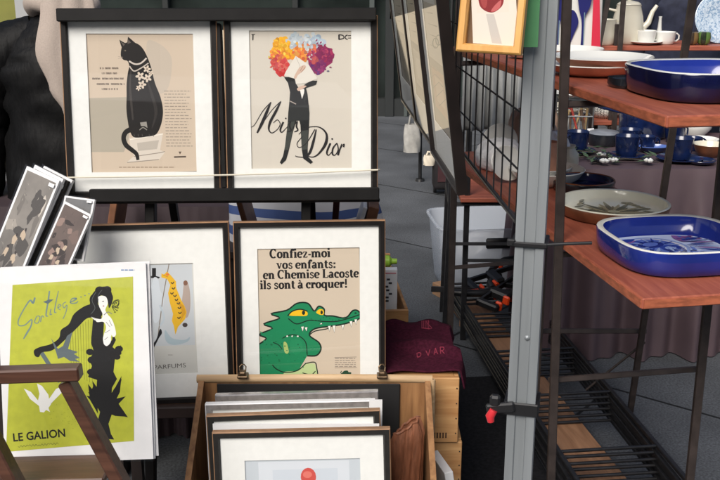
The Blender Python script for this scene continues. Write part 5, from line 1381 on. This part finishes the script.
def flower_art(t, z):
    sh = []; C1, C2, C3 = (128, 116, 84), (172, 160, 128), (96, 90, 70)
    for k in range(17):
        a = pi*.98-k*.19; L = .055+.018*(k % 3); sh.append(([C1, C2, C3][k % 3], leafp(-.005, -.035, L, .011, a)))
    for k in range(7): sh.append(([C3, C1][k % 2], leafp(.03+.008*k, .045-.008*k, .018, .010, .2+k*.5)))
    for k in range(4): sh.append(([C1, C3][k % 2], leafp(-.085+.01*k, -.01+.02*k, .03, .007, .3+.25*k)))
    for k in range(4): sh.append((C1, leafp(.055+.008*k, -.02-.01*k, .022, .008, -.6+.3*k)))
    sh.append(((196, 190, 160), ellp(-.004, -.028, .012, .010)))
    sh = [(c, [(x*1.2, y*1.25+.012) for x, y in P]) for c, P in sh]
    flat_shapes(t, 'painted_flower', z, sh)
q = atZ(613, 214, ZL)
tray('large shallow sage dish with a brown flower painting behind the lower blue tray', (q.x, q.y, ZL+.001), 0, .134, .031, 2, G_BROWN, G_SAGE, G_SAGE, G_SAGE, wall=.009, art=lambda t, z: flower_art(t, z+.0004), name='ceramic_dish', cat='dish')
q = atZ(583, 190, ZL)
def speck(t, z):
    random.seed(4); sh = []
    for k in range(26):
        sh.append(([(206, 200, 190), (150, 110, 80), (120, 130, 180)][k % 3], ellp(random.gauss(0, .022), -.025+random.gauss(0, .012), .006, .003, random.random()*3, 8)))
    flat_shapes(t, 'speckle', z, sh)
tray('small dark-rimmed bowl with navy inside on the lower board behind the sage dish', (q.x, q.y, ZL+.001), 0, .084, .030, 2, G_BLACK, G_NAVY2, G_BROWN, G_NAVY2, wall=.006, art=speck, name='ceramic_dish', cat='dish')
q = atZ(546, 183, ZL)
plate('white shallow bowl half hidden by the dark rack post on the lower board', (q.x, q.y, ZL+.001), .105, .040, G_WHITE, G_WHITE, 'ceramic_bowl', 'bowl')
q = atZ(601, 75, ZU)
P_ = plate('white plate stacked on top on the upper terracotta board', (q.x, q.y, ZU+.016), .118, .028, G_TERRA, G_WHITE, group='white plates on the upper board')
plate('lower white plate of the stacked pair on the upper terracotta board', (q.x-.018, q.y+.01, ZU+.001), .116, .026, G_TERRA, G_WHITE, group='white plates on the upper board')
q = atZ(622, 87, ZU)
tray('small dark square dish between the white plates and the blue tray on the upper board', (q.x+.012, q.y, ZU+.001), ba, .040, .010, 3, G_BLACK, G_BLACK, G_WHITE, glaze('mauve_glaze', s(120, 84, 96)), wall=.004)
# upright painted tile with navy leaves and a red wedge
q = atZ(575, 52, ZU)
q = Vector((q.x-.012, q.y-.02, ZU))
t = thing('painted_panel', 'white panel painted with navy leaves and a red wedge, standing behind the white plates', 'panel', (q.x, q.y, ZU+.001), radians(-4))
b = MB(); b.box((0, 0, .15), (.158, .014, .30), Matrix.Rotation(radians(-6), 4, 'X'), .004); b.build('panel', G_WHITE, t)
MM = Matrix.Translation((q.x, q.y, ZU+.001)) @ Matrix.Rotation(radians(-4), 4, 'Z') @ Matrix.Rotation(radians(-6), 4, 'X')
A = Art(MM, -.0072)
A.poly([(593, -25), (598, -25), (600.5, 53), (591, 53)], (214, 52, 76)); NV = (32, 36, 104)
A.poly([(566, 20), (570, 10), (575, 12), (578, 22), (574, 33), (570, 44), (569, 53), (567, 53), (567.5, 40)], NV, True)
A.poly([(578, 6), (577, -20), (592, -20), (590, 4), (584, 18), (583, 40), (583, 53), (580, 53), (581, 36), (581, 20)], NV, True)
A.poly([(555, -20), (564, -20), (563, 12), (559, 26), (558, 53), (555.5, 53), (556, 24)], NV, True)
A.stroke([(584, 12), (583, 50)], .8, (120, 150, 160)); A.stroke([(559, 20), (558, 52)], .8, (120, 150, 160))
A.build('painting', t)
# crumpled white wrapping, and odds and ends, on the far part of the boards behind the grid
M_PAPER = mat('white_wrapping_paper', s(242, 242, 242), .7, .03, 30)
def crumple(label, c, rx, ry, h, seed, m, name='wrapping_paper', cat='paper'):
    rnd = random.Random(seed); bm = bmesh.new(); bmesh.ops.create_icosphere(bm, subdivisions=4, radius=1)
    dirs = [(Vector((rnd.gauss(0, 1), rnd.gauss(0, 1), rnd.gauss(0, 1))).normalized(), rnd.uniform(.45, .98)) for _ in range(90)]
    b = MB(); vs = []
    for v in bm.verts:
        k = min(1.0, min([d_[1]/max(.05, v.co.normalized().dot(d_[0])) if v.co.normalized().dot(d_[0]) > .3 else 9 for d_ in dirs]))
        k = .55+.45*k + .05*sin(v.co.x*9+seed)*sin(v.co.y*11)
        z = v.co.z*k*h; vs.append((v.co.x*k*rx, v.co.y*k*ry, max(0.0, z+h*.45)))
    b.add(vs, [[v.index for v in f.verts] for f in bm.faces]); bm.free()
    t = thing(name, label, cat, c); b.build('crumpled_sheet', m, t, 14); return t
q = bp(cl_, .10, 1.16, ZL+.001); crumple('crumpled white wrapping paper on the far end of the lower board', q, .09, .12, .07, 3, M_PAPER)
q = bp(cl_, .24, 1.10, ZL+.001); crumple('second crumpled white paper beside the first on the lower board', q, .07, .08, .09, 5, M_PAPER)
q = bp(cl_, .20, .98, ZL+.001)
plate('white oval dish in front of the crumpled paper behind the wire grid', (q.x-.02, q.y, q.z), .07, .035, G_WHITE, G_WHITE, 'ceramic_dish', 'dish')
for k, (a_, d_, r_, tl, rz_, m_, lb) in enumerate(((.06, .98, .05, 68, 20, G_WHITE, 'white plate standing on edge just behind the tent pole and wire grid'), (.14, 1.28, .055, 72, -15, G_WHITE, 'white plate standing on edge at the far end behind the wire grid'), (.28, 1.20, .05, 66, 10, G_BROWN, 'brown plate standing on edge beside the beige paper bundle'))):
    q = bp(cl_, a_, d_, ZL+.001); tt = thing('ceramic_plate', lb, 'plate', q, radians(rz_))
    Mx = Matrix.Translation((0, 0, r_*sin(radians(tl))+.002)) @ Matrix.Rotation(radians(tl), 4, 'X')
    b = MB(); b.lathe([(.001, -.004), (r_*.6, -.004), (r_*.97, .008), (r_, .011), (r_*.96, .012), (r_*.6, .001), (.001, .001)], 40, M=Mx); b.build('dish', m_, tt, 50)
for k, (a_, d_, h_, m_, lb) in enumerate(((.20, 1.02, .10, G_TERRA, 'small terracotta jar behind the wire grid'), (.27, 1.06, .08, G_CREAM, 'small cream jar behind the wire grid'))):
    q = bp(cl_, a_, d_, ZL+.001); tt = thing('ceramic_jar', lb, 'jar', q)
    b = MB(); b.lathe([(.001, .001), (.026, 0), (.036, h_*.35), (.034, h_*.7), (.022, h_*.9), (.025, h_), (.02, h_-.002), (.001, h_*.8)], 28); b.build('jar_body', m_, tt, 50)
q = bp(cl_, .25, 1.32, ZL+.001); crumple('beige paper bundle behind the crumpled white paper', q, .10, .08, .13, 8, mat('beige_paper', s(190, 160, 140), .8), 'paper_bundle')
def hang_cloth(label, p0, p1, z0, z1, m, folds, amp=.018, name='hanging_cloth'):
    t = thing(name, label, 'cloth', ((p0[0]+p1[0])/2, (p0[1]+p1[1])/2, z0))
    L = t.location
    def f(u, v):
        x = p0[0]+(p1[0]-p0[0])*u; y = p0[1]+(p1[1]-p0[1])*u
        return (x-L.x+.2*amp*sin(u*folds*9), y-L.y-amp*sin(u*folds*2*pi+sin(v*3+u*9)*.8)*(1-.6*v), (z1-z0)*v)
    b = MB(); grid_mesh(b, 90, 16, f); o = b.build('drape', m, t, 180); md = o.modifiers.new('thick', 'SOLIDIFY'); md.thickness = .003; return t
a, c = atY(462, 90, 3.3), atY(524, 90, 3.3)
hang_cloth('pale grey pleated cloth hanging under the upper board behind the wire grid', (a.x, 3.3), (c.x+.05, 3.36), .98, 1.255, mat('pale_grey_linen', s(176, 178, 176), .8, .08, 20), 8)
bt = thing('clothes_rail', 'thin dark rail holding the pale grey pleated cloth', 'rail', (a.x, 3.33, 0))
bars(bt, 'bar', [(Vector((a.x-.02, 3.33, 1.262)), Vector((c.x+.08, 3.36, 1.262)))], .012, M_BLACKST, True)
bars(bt, 'post', [(Vector((c.x+.08, 3.36, 0)), Vector((c.x+.08, 3.36, 1.262))), (Vector((a.x-.02, 3.33, 0)), Vector((a.x-.02, 3.33, 1.262)))], .012, M_BLACKST, True)

# ================================================================== MAUVE TABLE with blue crockery
ZT_ = .775
draped('mauve_tablecloth', 'dull mauve satin cloth falling in folds to the floor under the blue cups', .76, 2.9, 3.64, 4.45, ZT_, 27, M_MAUVE, .062)
def cup(label, px, py, r, h, m, group='blue cups on the mauve cloth', handle=0, saucer=None, z=ZT_+.001, name='cup', cat='cup', Y=None, dy=0):
    q = atZ(px, py, z) if Y is None else Vector((atY(px, py, Y).x, Y, z))
    if saucer:
        t2 = thing('saucer', label.replace('cup', 'saucer', 1), 'saucer', (q.x, q.y, z), group='saucers')
        b = MB(); b.lathe([(.001, .002), (saucer*.5, 0), (saucer*.9, .010), (saucer, .015), (saucer*.97, .017), (saucer*.6, .007), (.001, .006)], 40); b.build('dish', m, t2, 50)
        z = z+.0075
    t = thing(name, label, cat, (q.x, q.y, z), 0, group)
    b = MB(); b.lathe([(.001, .001), (r*.72, 0), (r*.80, .004), (r*.90, h*.35), (r, h), (r-.002, h+.0015), (r-.005, h-.001), (r*.80, h*.3), (r*.66, .008), (.001, .007)], 36); b.build('cup_body', m, t, 50)
    b = MB(); ha = handle
    P = [Vector((r*.93+o, 0, zz)) for o, zz in ((0, h*.82), (.012, h*.86), (.024, h*.70), (.024, h*.42), (.012, h*.24), (-.004, h*.22))]
    b.tube([Matrix.Rotation(ha, 3, 'Z') @ p for p in P], .004, 8); b.build('handle', m, t, 60)
    return t
cup('dark blue cup on the mauve cloth just right of the rack post', 577, 153, .046, .085, G_NAVY2, handle=-2.6, saucer=.075)
cup('dark blue cup in the middle of the mauve cloth beside the leafy sprig', 626, 158, .050, .085, G_NAVY2, handle=.35, saucer=.074)
cup('dark blue cup second row, right behind the middle cup', 629, 147, .048, .078, G_NAVY2, handle=.4)
cup('dark blue cup at the front right of the mauve cloth', 679, 161, .050, .086, G_NAVY2, handle=.5, saucer=.092)
cup('dark blue cup behind the front right one, under the corner of the upper board', 674, 142, .045, .080, G_NAVY2, handle=.3)
q = atZ(606, 147, ZT_)
t = thing('cooking_pan', 'small black lidded pan left of the blue pot on the mauve cloth', 'pan', (q.x, q.y+.05, ZT_+.001))
b = MB(); b.lathe([(.001, .001), (.058, 0), (.066, .01), (.070, .05), (.068, .052), (.062, .05), (.055, .01), (.001, .008)], 36); b.build('pan_body', G_BLACK, t, 50)
b = MB(); b.lathe([(.069, .052), (.06, .06), (.02, .066), (.001, .067)], 36); b.build('lid', mat('pan_lid', s(120, 124, 130), .3, .2, 30), t, 50)
q = atZ(650, 142, ZT_)
t = thing('cooking_pot', 'large dark blue pot with a handle at the back of the mauve cloth', 'pot', (q.x, q.y+.12, ZT_+.001))
b = MB(); b.lathe([(.001, .001), (.092, 0), (.104, .012), (.110, .07), (.114, .128), (.112, .131), (.106, .128), (.10, .05), (.09, .012), (.001, .010)], 44); b.build('pot_body', G_NAVY2, t, 50)
b = MB(); b.beam((-.11, .0, .115), (-.21, .02, .138), .03, .012, bevel=.004); b.build('handle', G_NAVY2, t)
q = atZ(655, 154, ZT_)
plate('oval light blue dish between the blue cups', (q.x, q.y+.03, ZT_+.001), .052, .026, G_NAVY2, glaze('mid_blue_glaze', s(84, 110, 176)), 'ceramic_dish', 'dish', sx=1.25, sy=.8)
q = atZ(712, 158, ZT_)
plate('brown bowl with white inside at the right of the mauve cloth', (q.x, q.y+.04, ZT_+.001), .066, .05, G_BROWN, G_CREAM, 'ceramic_bowl', 'bowl')
q = atZ(706, 146, ZT_)
plate('low white dish behind the brown bowl on the mauve cloth', (q.x, q.y+.05, ZT_+.001), .07, .022, G_WHITE, G_WHITE, 'ceramic_dish', 'dish')
q = atZ(704, 140, ZT_)
t = thing('teapot', 'white teapot with a black handle at the right of the mauve cloth', 'teapot', (q.x, q.y+.14, ZT_+.001))
b = MB(); b.lathe([(.001, .001), (.05, 0), (.075, .03), (.08, .055), (.07, .085), (.046, .096), (.001, .097)], 36); b.build('pot_body', G_WHITE, t, 50)
b = MB(); b.lathe([(.044, .0975), (.036, .104), (.001, .107)], 30); lid_ = b.build('lid', G_WHITE, t, 50)
b = MB(); b.lathe([(.008, .105), (.013, .114), (.001, .121)], 16); b.build('knob', G_WHITE, lid_, 60)
b = MB(); b.tube([(.072, 0, .05), (.10, 0, .07), (.125, 0, .10)], [.014, .010, .007], 10); b.build('spout', G_WHITE, t, 60)
b = MB(); b.tube([(-.07, 0, .085), (-.10, 0, .085), (-.112, 0, .06), (-.10, 0, .03), (-.075, 0, .03)], .006, 8); b.build('handle', G_BLACK, t, 60)
for px, py, r, h, m, lb in ((561, 150, .040, .07, G_NAVY2, 'dark blue cup partly hidden behind the rack post'), (646, 150, .038, .06, G_NAVY2, 'small dark blue cup between the middle cup and the oval dish'), (612, 143, .046, .05, G_BLACK, 'low black cup in front of the lidded pan'), (692, 150, .040, .055, G_NAVY2, 'small dark blue cup left of the brown bowl')):
    cup(lb, px, py, r, h, m, handle=.2)
for k, (px, py, r, m, lb) in enumerate(((588, 141, .07, G_BLACK, 'black saucer dish behind the left blue cup'), (640, 143, .08, G_NAVY2, 'navy plate behind the middle blue cups'), (700, 164, .06, G_NAVY2, 'navy saucer at the front right edge of the mauve cloth'))):
    q = atZ(px, py, ZT_); plate(lb, (q.x, q.y, ZT_+.001), r, .016, m, m)
# leafy sprig with white blossoms
M_LEAF = mat('sage_leaf', s(70, 90, 66), .6, .3, 50); M_TWIG = mat('dark_twig', s(50, 44, 40), .8)
def sprig(label, px, py, leaves, seed, span, blossom):
    rnd = random.Random(seed); q = atZ(px, py, ZT_); t = thing('artificial_sprig', label, 'sprig', (q.x, q.y, ZT_+.002))
    b = MB()
    for k in range(4): b.tube([(-span*.5, rnd.uniform(-.02, .02), .006), (0, rnd.uniform(-.02, .02), .018), (span*.5, rnd.uniform(-.03, .03), .01)], .0022, 5)
    b.build('twig', M_TWIG, t, 60)
    if leaves:
        b = MB()
        for k in range(leaves):
            x, y = rnd.uniform(-span*.55, span*.55), rnd.uniform(-.045, .045); a = rnd.random()*6.28; L = rnd.uniform(.035, .07); w = L*.32; z = rnd.uniform(.008, .035)
            P = [(0, 0, 0), (L*.4, w*.5, .006), (L, 0, .002+rnd.uniform(-.004, .014)), (L*.4, -w*.5, .006), (L*.45, 0, .002)]
            Mx = Matrix.Translation((x, y, z)) @ Matrix.Rotation(a, 4, 'Z')
            b.add(P, [(0, 4, 1), (1, 4, 2), (0, 3, 4), (3, 2, 4)], 0, Mx)
        b.build('leaves', M_LEAF, t, 180)
    if blossom:
        for k in range(blossom):
            x, y = rnd.uniform(-span*.5, span*.5), rnd.uniform(-.04, .03); b = MB()
            for j in range(5):
                a = j*1.256+rnd.random(); Mx = Matrix.Translation((x+.011*cos(a), y+.011*sin(a), .018)) @ Matrix.Rotation(a, 4, 'Z')
                b.lathe([(.0005, -.007), (.009, -.003), (.010, .004), (.0005, .009)], 8, M=Mx)
            b.build('blossom', G_WHITE if k % 3 else G_BLACK, t, 60)
    return t
sprig('silvery green leafy sprig lying below the left blue cup', 577, 156, 26, 2, .20, 0)
sprig('leafy sprig with white blossoms lying in front of the middle blue cup', 624, 164, 12, 5, .26, 5)
sprig('dark twig bundle with few blossoms between the two left blue cups', 598, 160, 10, 9, .18, 2)
# white price card
q = atZ(592, 144, ZT_); t = thing('price_card', 'small white folded card standing right of the left blue cup', 'card', (q.x, q.y, ZT_+.001), .3)
b = MB(); b.add([(-.02, 0, 0), (.02, 0, 0), (.016, .02, .065), (-.016, .02, .065), (-.02, .04, 0), (.02, .04, 0)], [(0, 1, 2, 3), (3, 2, 5, 4)]); b.build('card', M_WHITE, t)

# ================================================================== REAR CROCKERY SHELF
YR = 4.62
ztop, zlow = atY(660, 46, YR).z, atY(610, 121, YR).z
xL, xR = atY(592, 46, YR).x, 2.6
rs = thing('crockery_stand', 'dark metal shelf frame behind the mauve table carrying cream crockery', 'shelf frame', ((xL+xR)/2, YR+.17, 0))
bars(rs, 'post', [(Vector((x, y, 0)), Vector((x, y, ztop+.1))) for x in (xL+.12, xR-.1) for y in (YR+.03, YR+.31)], .02)
p1, p2, p3 = atY(622, 20, YR-.03), atY(596, 60, YR-.03), atY(608, 0, YR-.03)
bars(rs, 'post', [(Vector((p1.x, YR-.03, 0)), Vector((p1.x, YR-.03, 1.75))), (Vector((p2.x-.02, YR-.03, 0)), p2), (p2, p3+(p3-p2)*.4)], .022)
bars(rs, 'rung', [(Vector((x, YR+.0, z-.032)), Vector((x, YR+.34, z-.032))) for x in (xL+.12, xR-.1) for z in (ztop, zlow)], .016)
for z, lb in ((ztop, 'rear terracotta board carrying the cream coffee pot and cups'), (zlow, 'rear low terracotta board just behind the mauve cloth')):
    t = thing('shelf_board', lb, 'shelf board', ((xL+xR)/2, YR+.17, z-.022), 0, 'terracotta shelf boards')
    b = MB(); b.box((0, 0, .011), (xR-xL, .34, .022), bevel=.003); b.build('board', M_TERRA, t)
def onrear(px, z=None, d=.1): p = atY(px, 46 if z is None else 121, YR+d); return Vector((p.x, YR+d, (ztop if z is None else zlow)+.001))
p = onrear(626, d=.14)
t = thing('coffee_pot', 'tall cream coffee pot with a spout on the rear terracotta board', 'coffee pot', p)
b = MB(); b.lathe([(.001, .001), (.062, 0), (.074, .012), (.078, .06), (.070, .13), (.058, .175), (.06, .183), (.001, .184)], 40); b.build('pot_body', G_CREAM, t, 45)
b = MB(); b.lathe([(.057, .1845), (.056, .189), (.044, .197), (.014, .204), (.001, .205)], 36); lid_ = b.build('lid', G_CREAM, t, 45)
b = MB(); b.lathe([(.008, .203), (.010, .212), (.018, .222), (.014, .230), (.001, .233)], 20); b.build('knob', G_CREAM, lid_, 60)
b = MB(); b.tube([(.070, 0, .07), (.10, 0, .10), (.115, 0, .15), (.135, 0, .18)], [.018, .014, .011, .009], 12); b.build('spout', G_CREAM, t, 60)
b = MB(); b.tube([(-.062, 0, .155), (-.10, 0, .165), (-.122, 0, .12), (-.112, 0, .065), (-.074, 0, .05)], .007, 10); b.build('handle', G_CREAM, t, 60)
p = onrear(604, d=.08)
t = thing('milk_jug', 'small cream milk jug left of the tall cream coffee pot', 'jug', p)
b = MB(); b.lathe([(.001, .001), (.042, 0), (.050, .01), (.054, .05), (.048, .10), (.052, .118), (.049, .119), (.044, .10), (.001, .09)], 32); b.build('jug_body', G_CREAM, t, 45)
b = MB(); b.tube([(.046, 0, .10), (.08, 0, .095), (.085, 0, .06), (.05, 0, .03)], .006, 8); b.build('handle', G_CREAM, t, 60)
def cup2(label, px, d, r, h, sa): 
    p = onrear(px, d=d); return cup(label, px, 0, r, h, G_WHITE, 'white cups on the rear board', .15, sa, p.z, Y=p.y)
cup2('white tea cup just right of the cream coffee pot', 649, .08, .048, .058, .078)
cup2('white tea cup with its handle to the right, in front of the navy coat', 668, .10, .052, .058, .0)
p = onrear(658, d=.2); t = thing('small_vase', 'tiny white bud vase behind the white tea cups', 'vase', p)
b = MB(); b.lathe([(.001, .001), (.014, 0), (.018, .03), (.010, .07), (.007, .115), (.009, .125), (.001, .12)], 20); b.build('vase_body', G_WHITE, t, 45)
for i, (px, cols, lb) in enumerate(((691, ((120, 96, 60), (60, 50, 40)), 'brown striped beaker left of the leaning patterned plate'), (703, ((90, 120, 60), (40, 50, 36)), 'green striped beaker in front of the leaning patterned plate'))):
    p = onrear(px, d=.07); t = thing('beaker', lb, 'beaker', p, group='striped beakers')
    b = MB(); n = 24; pr = [(.018, 0), (.030, .01), (.034, .035), (.030, .058), (.027, .059), (.024, .03), (.001, .01)]
    vs = []; fs = []; ms = []
    for k in range(len(pr)-1):
        for j in range(n): fs.append((k*n+j, k*n+(j+1) % n, (k+1)*n+(j+1) % n, (k+1)*n+j)); ms.append((j//3) % 2)
    for r, z in pr:
        for j in range(n): vs.append((r*cos(2*pi*j/n), r*sin(2*pi*j/n), z))
    for f, m_ in zip(fs, ms): b.f.append(f); b.m.append(m_)
    b.v = vs; b.build('beaker_body', [glaze('stripe_a%d' % i, s(*cols[0]), .2), glaze('stripe_b%d' % i, s(*cols[1]), .2)], t, 60)
p = onrear(716, d=.16); t = thing('display_plate', 'blue-white patterned plate standing upright at the right end of the rear board', 'plate', p)
Mx = Matrix.Translation((0, 0, .118)) @ Matrix.Rotation(radians(78), 4, 'X')
b = MB(); b.lathe([(.001, -.004), (.07, -.004), (.118, .010), (.12, .012), (.116, .014), (.07, .0), (.001, .0)], 48, M=Mx); b.build('dish', dish_pattern('blue_lace_glaze', (200, 212, 222), [(150, 176, 200), (206, 216, 226), (120, 150, 180)], 3, 4, 16), t, 50)
b = MB(); b.tube([(-.06, .01, .0), (-.06, .05, .06), (.06, .05, .06), (.06, .01, .0)], .003, 6); b.build('plate_stand', M_BLACKST, t, 60)
# crockery on the low rear board
p = onrear(604, 1, .12); t = thing('casserole_dish', 'white rounded dish with black leaf pattern on the rear low board', 'casserole', p)
MLF = dish_pattern('black_leaf_glaze', (224, 222, 214), [(222, 220, 212), (200, 200, 194), (30, 34, 36)], 6, 9, 22)
b = MB(); b.lathe([(.001, .001), (.055, 0), (.078, .025), (.084, .05), (.078, .075), (.06, .086), (.001, .09)], 36); b.build('dish_body', MLF, t, 50)
b = MB(); b.tube([(.078, 0, .055), (.098, .0, .06), (.104, 0, .068), (.09, 0, .075)], .006, 8); b.build('lug', G_WHITE, t, 60)
t = thing('cutlery_caddy', 'metal caddy of coloured cutlery behind the left blue cup', 'cutlery caddy', onrear(574, 1, -.22)-Vector((0, 0, zlow-ZT_)))
M_CUT = [mat('cutlery_%d' % i, s(*c), .4) for i, c in enumerate(((176, 150, 110), (160, 60, 50), (190, 190, 186), (90, 70, 56)))]
M_STLS = mat('dull_steel', s(170, 172, 172), .3, metal=.9)
b = MB()
for z in (.005, .09, .17): b.tube([(-.075, -.05, z), (.075, -.05, z), (.075, .05, z), (-.075, .05, z)], .004, 6, closed=True)
for x in (-.075, .075):
    for y in (-.05, .05): b.tube([(x, y, 0), (x, y, .175)], .004, 6)
b.build('wire_frame', M_STLS, t, 60)
b = MB(); b.box((0, 0, .006), (.14, .09, .004)); b.build('tray', M_STLS, t)
rnd = random.Random(2)
for k in range(9):
    x = -.06+.015*k; tl = rnd.uniform(-.035, .035); b = MB(); b.tube([(x, rnd.uniform(-.03, .03), .01), (x+tl, rnd.uniform(-.03, .03), rnd.uniform(.11, .155))], [.004, .007], 8); b.build('cutlery', M_CUT[k % 4], t, 60)
p = onrear(574, 1, -.22); 
plate('white oval plate resting on the cutlery caddy', (p.x+.0, p.y, ZT_+.178), .10, .016, G_WHITE, G_WHITE, group=None)
for k, (px, d, r, n, lb) in enumerate(((566, .12, .085, 4, 'stack of white plates at the left on the rear low board'), (586, .22, .07, 3, 'stack of small white saucers on the rear low board'), (628, .20, .075, 5, 'stack of white soup plates right of the leaf-patterned casserole'))):
    p = onrear(px, 1, d)
    for j in range(n):
        plate(lb.replace('stack of', ['lowest', 'second', 'third', 'fourth', 'topmost'][j]+' in the stack of'), (p.x+.003*sin(j*2), p.y, p.z+.014*j), r, .018, G_WHITE, G_CREAM if j % 2 else G_WHITE, group='stacked white plates on the rear low board')
for k, (a_, d_, r_, h_, m_, lb) in enumerate(((.10, 1.02, .05, .012, G_WHITE, 'white saucer leaning behind the wire grid on the upper board'), (.20, .95, .09, .03, G_CREAM, 'cream plate behind the wire grid on the upper board'), (.12, 1.25, .08, .05, G_WHITE, 'white bowl at the far end of the upper board'))):
    q = bp(cu_, a_, d_, ZU+.001); plate(lb, q, r_, h_, m_, G_WHITE)
p = onrear(548, 1, -.3); 
t = thing('ceramic_jar', 'beige ceramic figure jar left of the rack post on the mauve cloth', 'jar', (p.x, p.y, ZT_+.001))
b = MB(); b.lathe([(.001, .001), (.036, 0), (.044, .03), (.046, .09), (.03, .13), (.026, .15), (.03, .155), (.001, .16)], 28); b.build('jar_body', mat('beige_glaze', s(176, 146, 124), .25, .15, 20), t, 45)

# ================================================================== BIN, CLAMPS, BAGS
M_BIN = film_mat('clear_polypropylene', (.66, .71, .78), .60, .25)
q = atZ(437, 292, 0)
BX, BY = q.x+.28, q.y+.14
t = thing('plastic_bin', 'clear plastic storage bin on the paving behind the black frame', 'storage bin', (BX, BY, 0), radians(6))
b = MB(); b.lathe([(.001, .004), (.25, .004), (.262, .02), (.295, .335), (.297, .34), (.31, .34), (.31, .333), (.299, .331), (.266, .018), (.25, .0), (.001, .0)], 64, e=7, sy=.72); b.build('bin_body', M_BIN, t, 40)
b = MB(); b.box((0, -.216, .27), (.17, .018, .05), bevel=.006); b.build('handle', M_RUBBER, t, 60)
M_WRAP = film_mat('bubble_wrap_film', (.88, .91, .95), .12, .2)
crumple('crumpled clear bubble wrap filling the plastic bin', (BX, BY, .02), .24, .15, .20, 12, M_WRAP, 'bubble_wrap', 'wrap')
cardb = thing('cardboard_sheet', 'small piece of brown cardboard on the paving by the bin corner', 'cardboard', (q.x+.02, q.y-.06, .0), .5)
b = MB(); b.box((0, 0, .03), (.05, .10, .06), bevel=.002); b.build('sheet', mat('cardboard', s(150, 116, 86), .8, .1, 20), cardb)

def clampt(label, M):
    t = thing('bar_clamp', label, 'clamp', group='black bar clamps piled on the plank', M=M)
    b = MB(); b.box((0, .16, 0), (.010, .36, .022), bevel=.001); b.build('bar', M_BLACKST, t)
    b = MB(); b.box((.035, -.005, 0), (.09, .030, .028), bevel=.006); fj = b.build('fixed_jaw', M_RUBBER, t)
    j = MB(); j.box((.030, .105, 0), (.085, .045, .034), bevel=.008); sj = j.build('sliding_jaw', M_RUBBER, t)
    b = MB(); b.tube([(-.012, .12, 0), (-.04, .15, 0), (-.055, .21, 0), (-.05, .25, 0)], [.017, .015, .014, .012], 10); gp = b.build('grip', M_RUBBER, t, 60)
    for y in (.018, .078):
        b = MB(); b.box((.070, y, 0), (.028, .014, .036), bevel=.005); b.build('pad', M_ORANGE, fj if y < .05 else sj)
    b = MB(); b.tube([(-.012, .16, .004), (-.034, .185, .004)], .008, 8); b.build('release_lever', M_ORANGE, gp, 60)
    return t
def cm(px, py, Y, e):
    from mathutils import Euler
    M = Euler(tuple(radians(k) for k in e)).to_matrix().to_4x4(); M.translation = atY(px, py, Y); return M
def lies(px, py, z, e):
    from mathutils import Euler
    M = Euler(tuple(radians(k) for k in e)).to_matrix().to_4x4() @ Matrix.Scale(1.12, 4); M.translation = atZ(px, py, z); return M
k0 = clampt('black bar clamp with an orange pad at the upper left of the clamp pile', lies(468, 281, .20, (8, 14, -62)))
dup(k0, 'black bar clamp with an orange pad at the right end of the clamp pile', M=lies(492, 283, .19, (-6, 20, -100)))
dup(k0, 'black bar clamp lowest in the pile, its orange pad pointing down', M=lies(480, 301, .175, (4, 10, -35)))
dup(k0, 'black bar clamp whose long bar sticks out left from the pile', M=lies(520, 293, .18, (0, 8, 82)))

# things further off on the paving
a = atZ(443, 196, 0)
t = thing('shopping_trolley', 'black and dark red trolley bag standing on the paving beyond the hung frames', 'bag', a)
b = MB(); b.box((.03, .06, .26), (.20, .14, .44), bevel=.03, seg=2); b.build('bag_body', mat('black_canvas', s(26, 22, 24), .8, .2, 20), t, 50)
b = MB(); b.box((.03, -.012, .20), (.14, .008, .20), bevel=.003); b.build('front_pocket', mat('dark_red_canvas', s(56, 26, 30), .8, .2, 20), t.children[0] if t.children else t)
b = MB()
for sx in (-.05, .11): b.lathe([(.001, -.01), (.035, -.01), (.038, 0), (.035, .01), (.001, .01)], 20, M=Matrix.Translation((sx, .10, .038)) @ Matrix.Rotation(pi/2, 4, 'Y'))
b.build('wheel', M_RUBBER, t, 50)
b = MB(); b.tube([(-.04, .12, .45), (-.04, .13, .82), (.10, .13, .82), (.10, .12, .45)], .009, 8); b.build('pull_handle', M_BLACKST, t, 60)
a = atZ(420, 181, 0)
t = thing('light_stand', 'thin black stand on the paving with a pale bag hung on it', 'stand', a)
b = MB(); b.tube([(0, 0, 0), (-.01, .02, 1.3)], .013, 8); b.build('pole', M_BLACKST, t, 60)
b = MB(); b.lathe([(.001, .02), (.03, .018), (.035, 0), (.001, 0)], 16); b.build('foot', M_BLACKST, t, 60)
b = MB(); b.tube([(-.005, .01, .62), (-.06, -.03, .60), (-.10, -.03, .55)], .004, 6); b.build('hook', M_BLACKST, t, 60)
def sack(label, p, w, d, h, m, name):
    t = thing(name, label, 'bag', p)
    def f(u, v):
        an = u*2*pi; r = (.9+.1*sin(v*pi*.8+.5))*(1-.12*v**3)*(1+.07*sin(an*5+v*6))
        return (cos(an)*w*r, sin(an)*d*r, v*h)
    b = MB(); grid_mesh(b, 40, 12, f); b.add([f(k/20, 0) for k in range(20)], [tuple(range(20))]); b.build('bag_body', m, t, 60)
    b = MB(); b.tube([(-w*.4, 0, h*.97), (-w*.2, 0, h*1.3), (w*.2, 0, h*1.3), (w*.4, 0, h*.97)], .008, 6); b.build('strap', m, t, 60); return t
a = atY(416, 152, 6.72); sack('white cloth bag hung on the thin black stand', (a.x-.03, 6.72, a.z), .06, .04, .20, mat('white_canvas_cloth', s(168, 166, 160), .9, .15, 20, bump=.3), 'cloth_bag')
a = atY(429, 165, 6.4); sack('small cream pouch hanging beside the white cloth bag', (a.x, 6.4, a.z), .04, .03, .07, mat('cream_cloth', s(216, 206, 186), .9), 'cloth_bag')
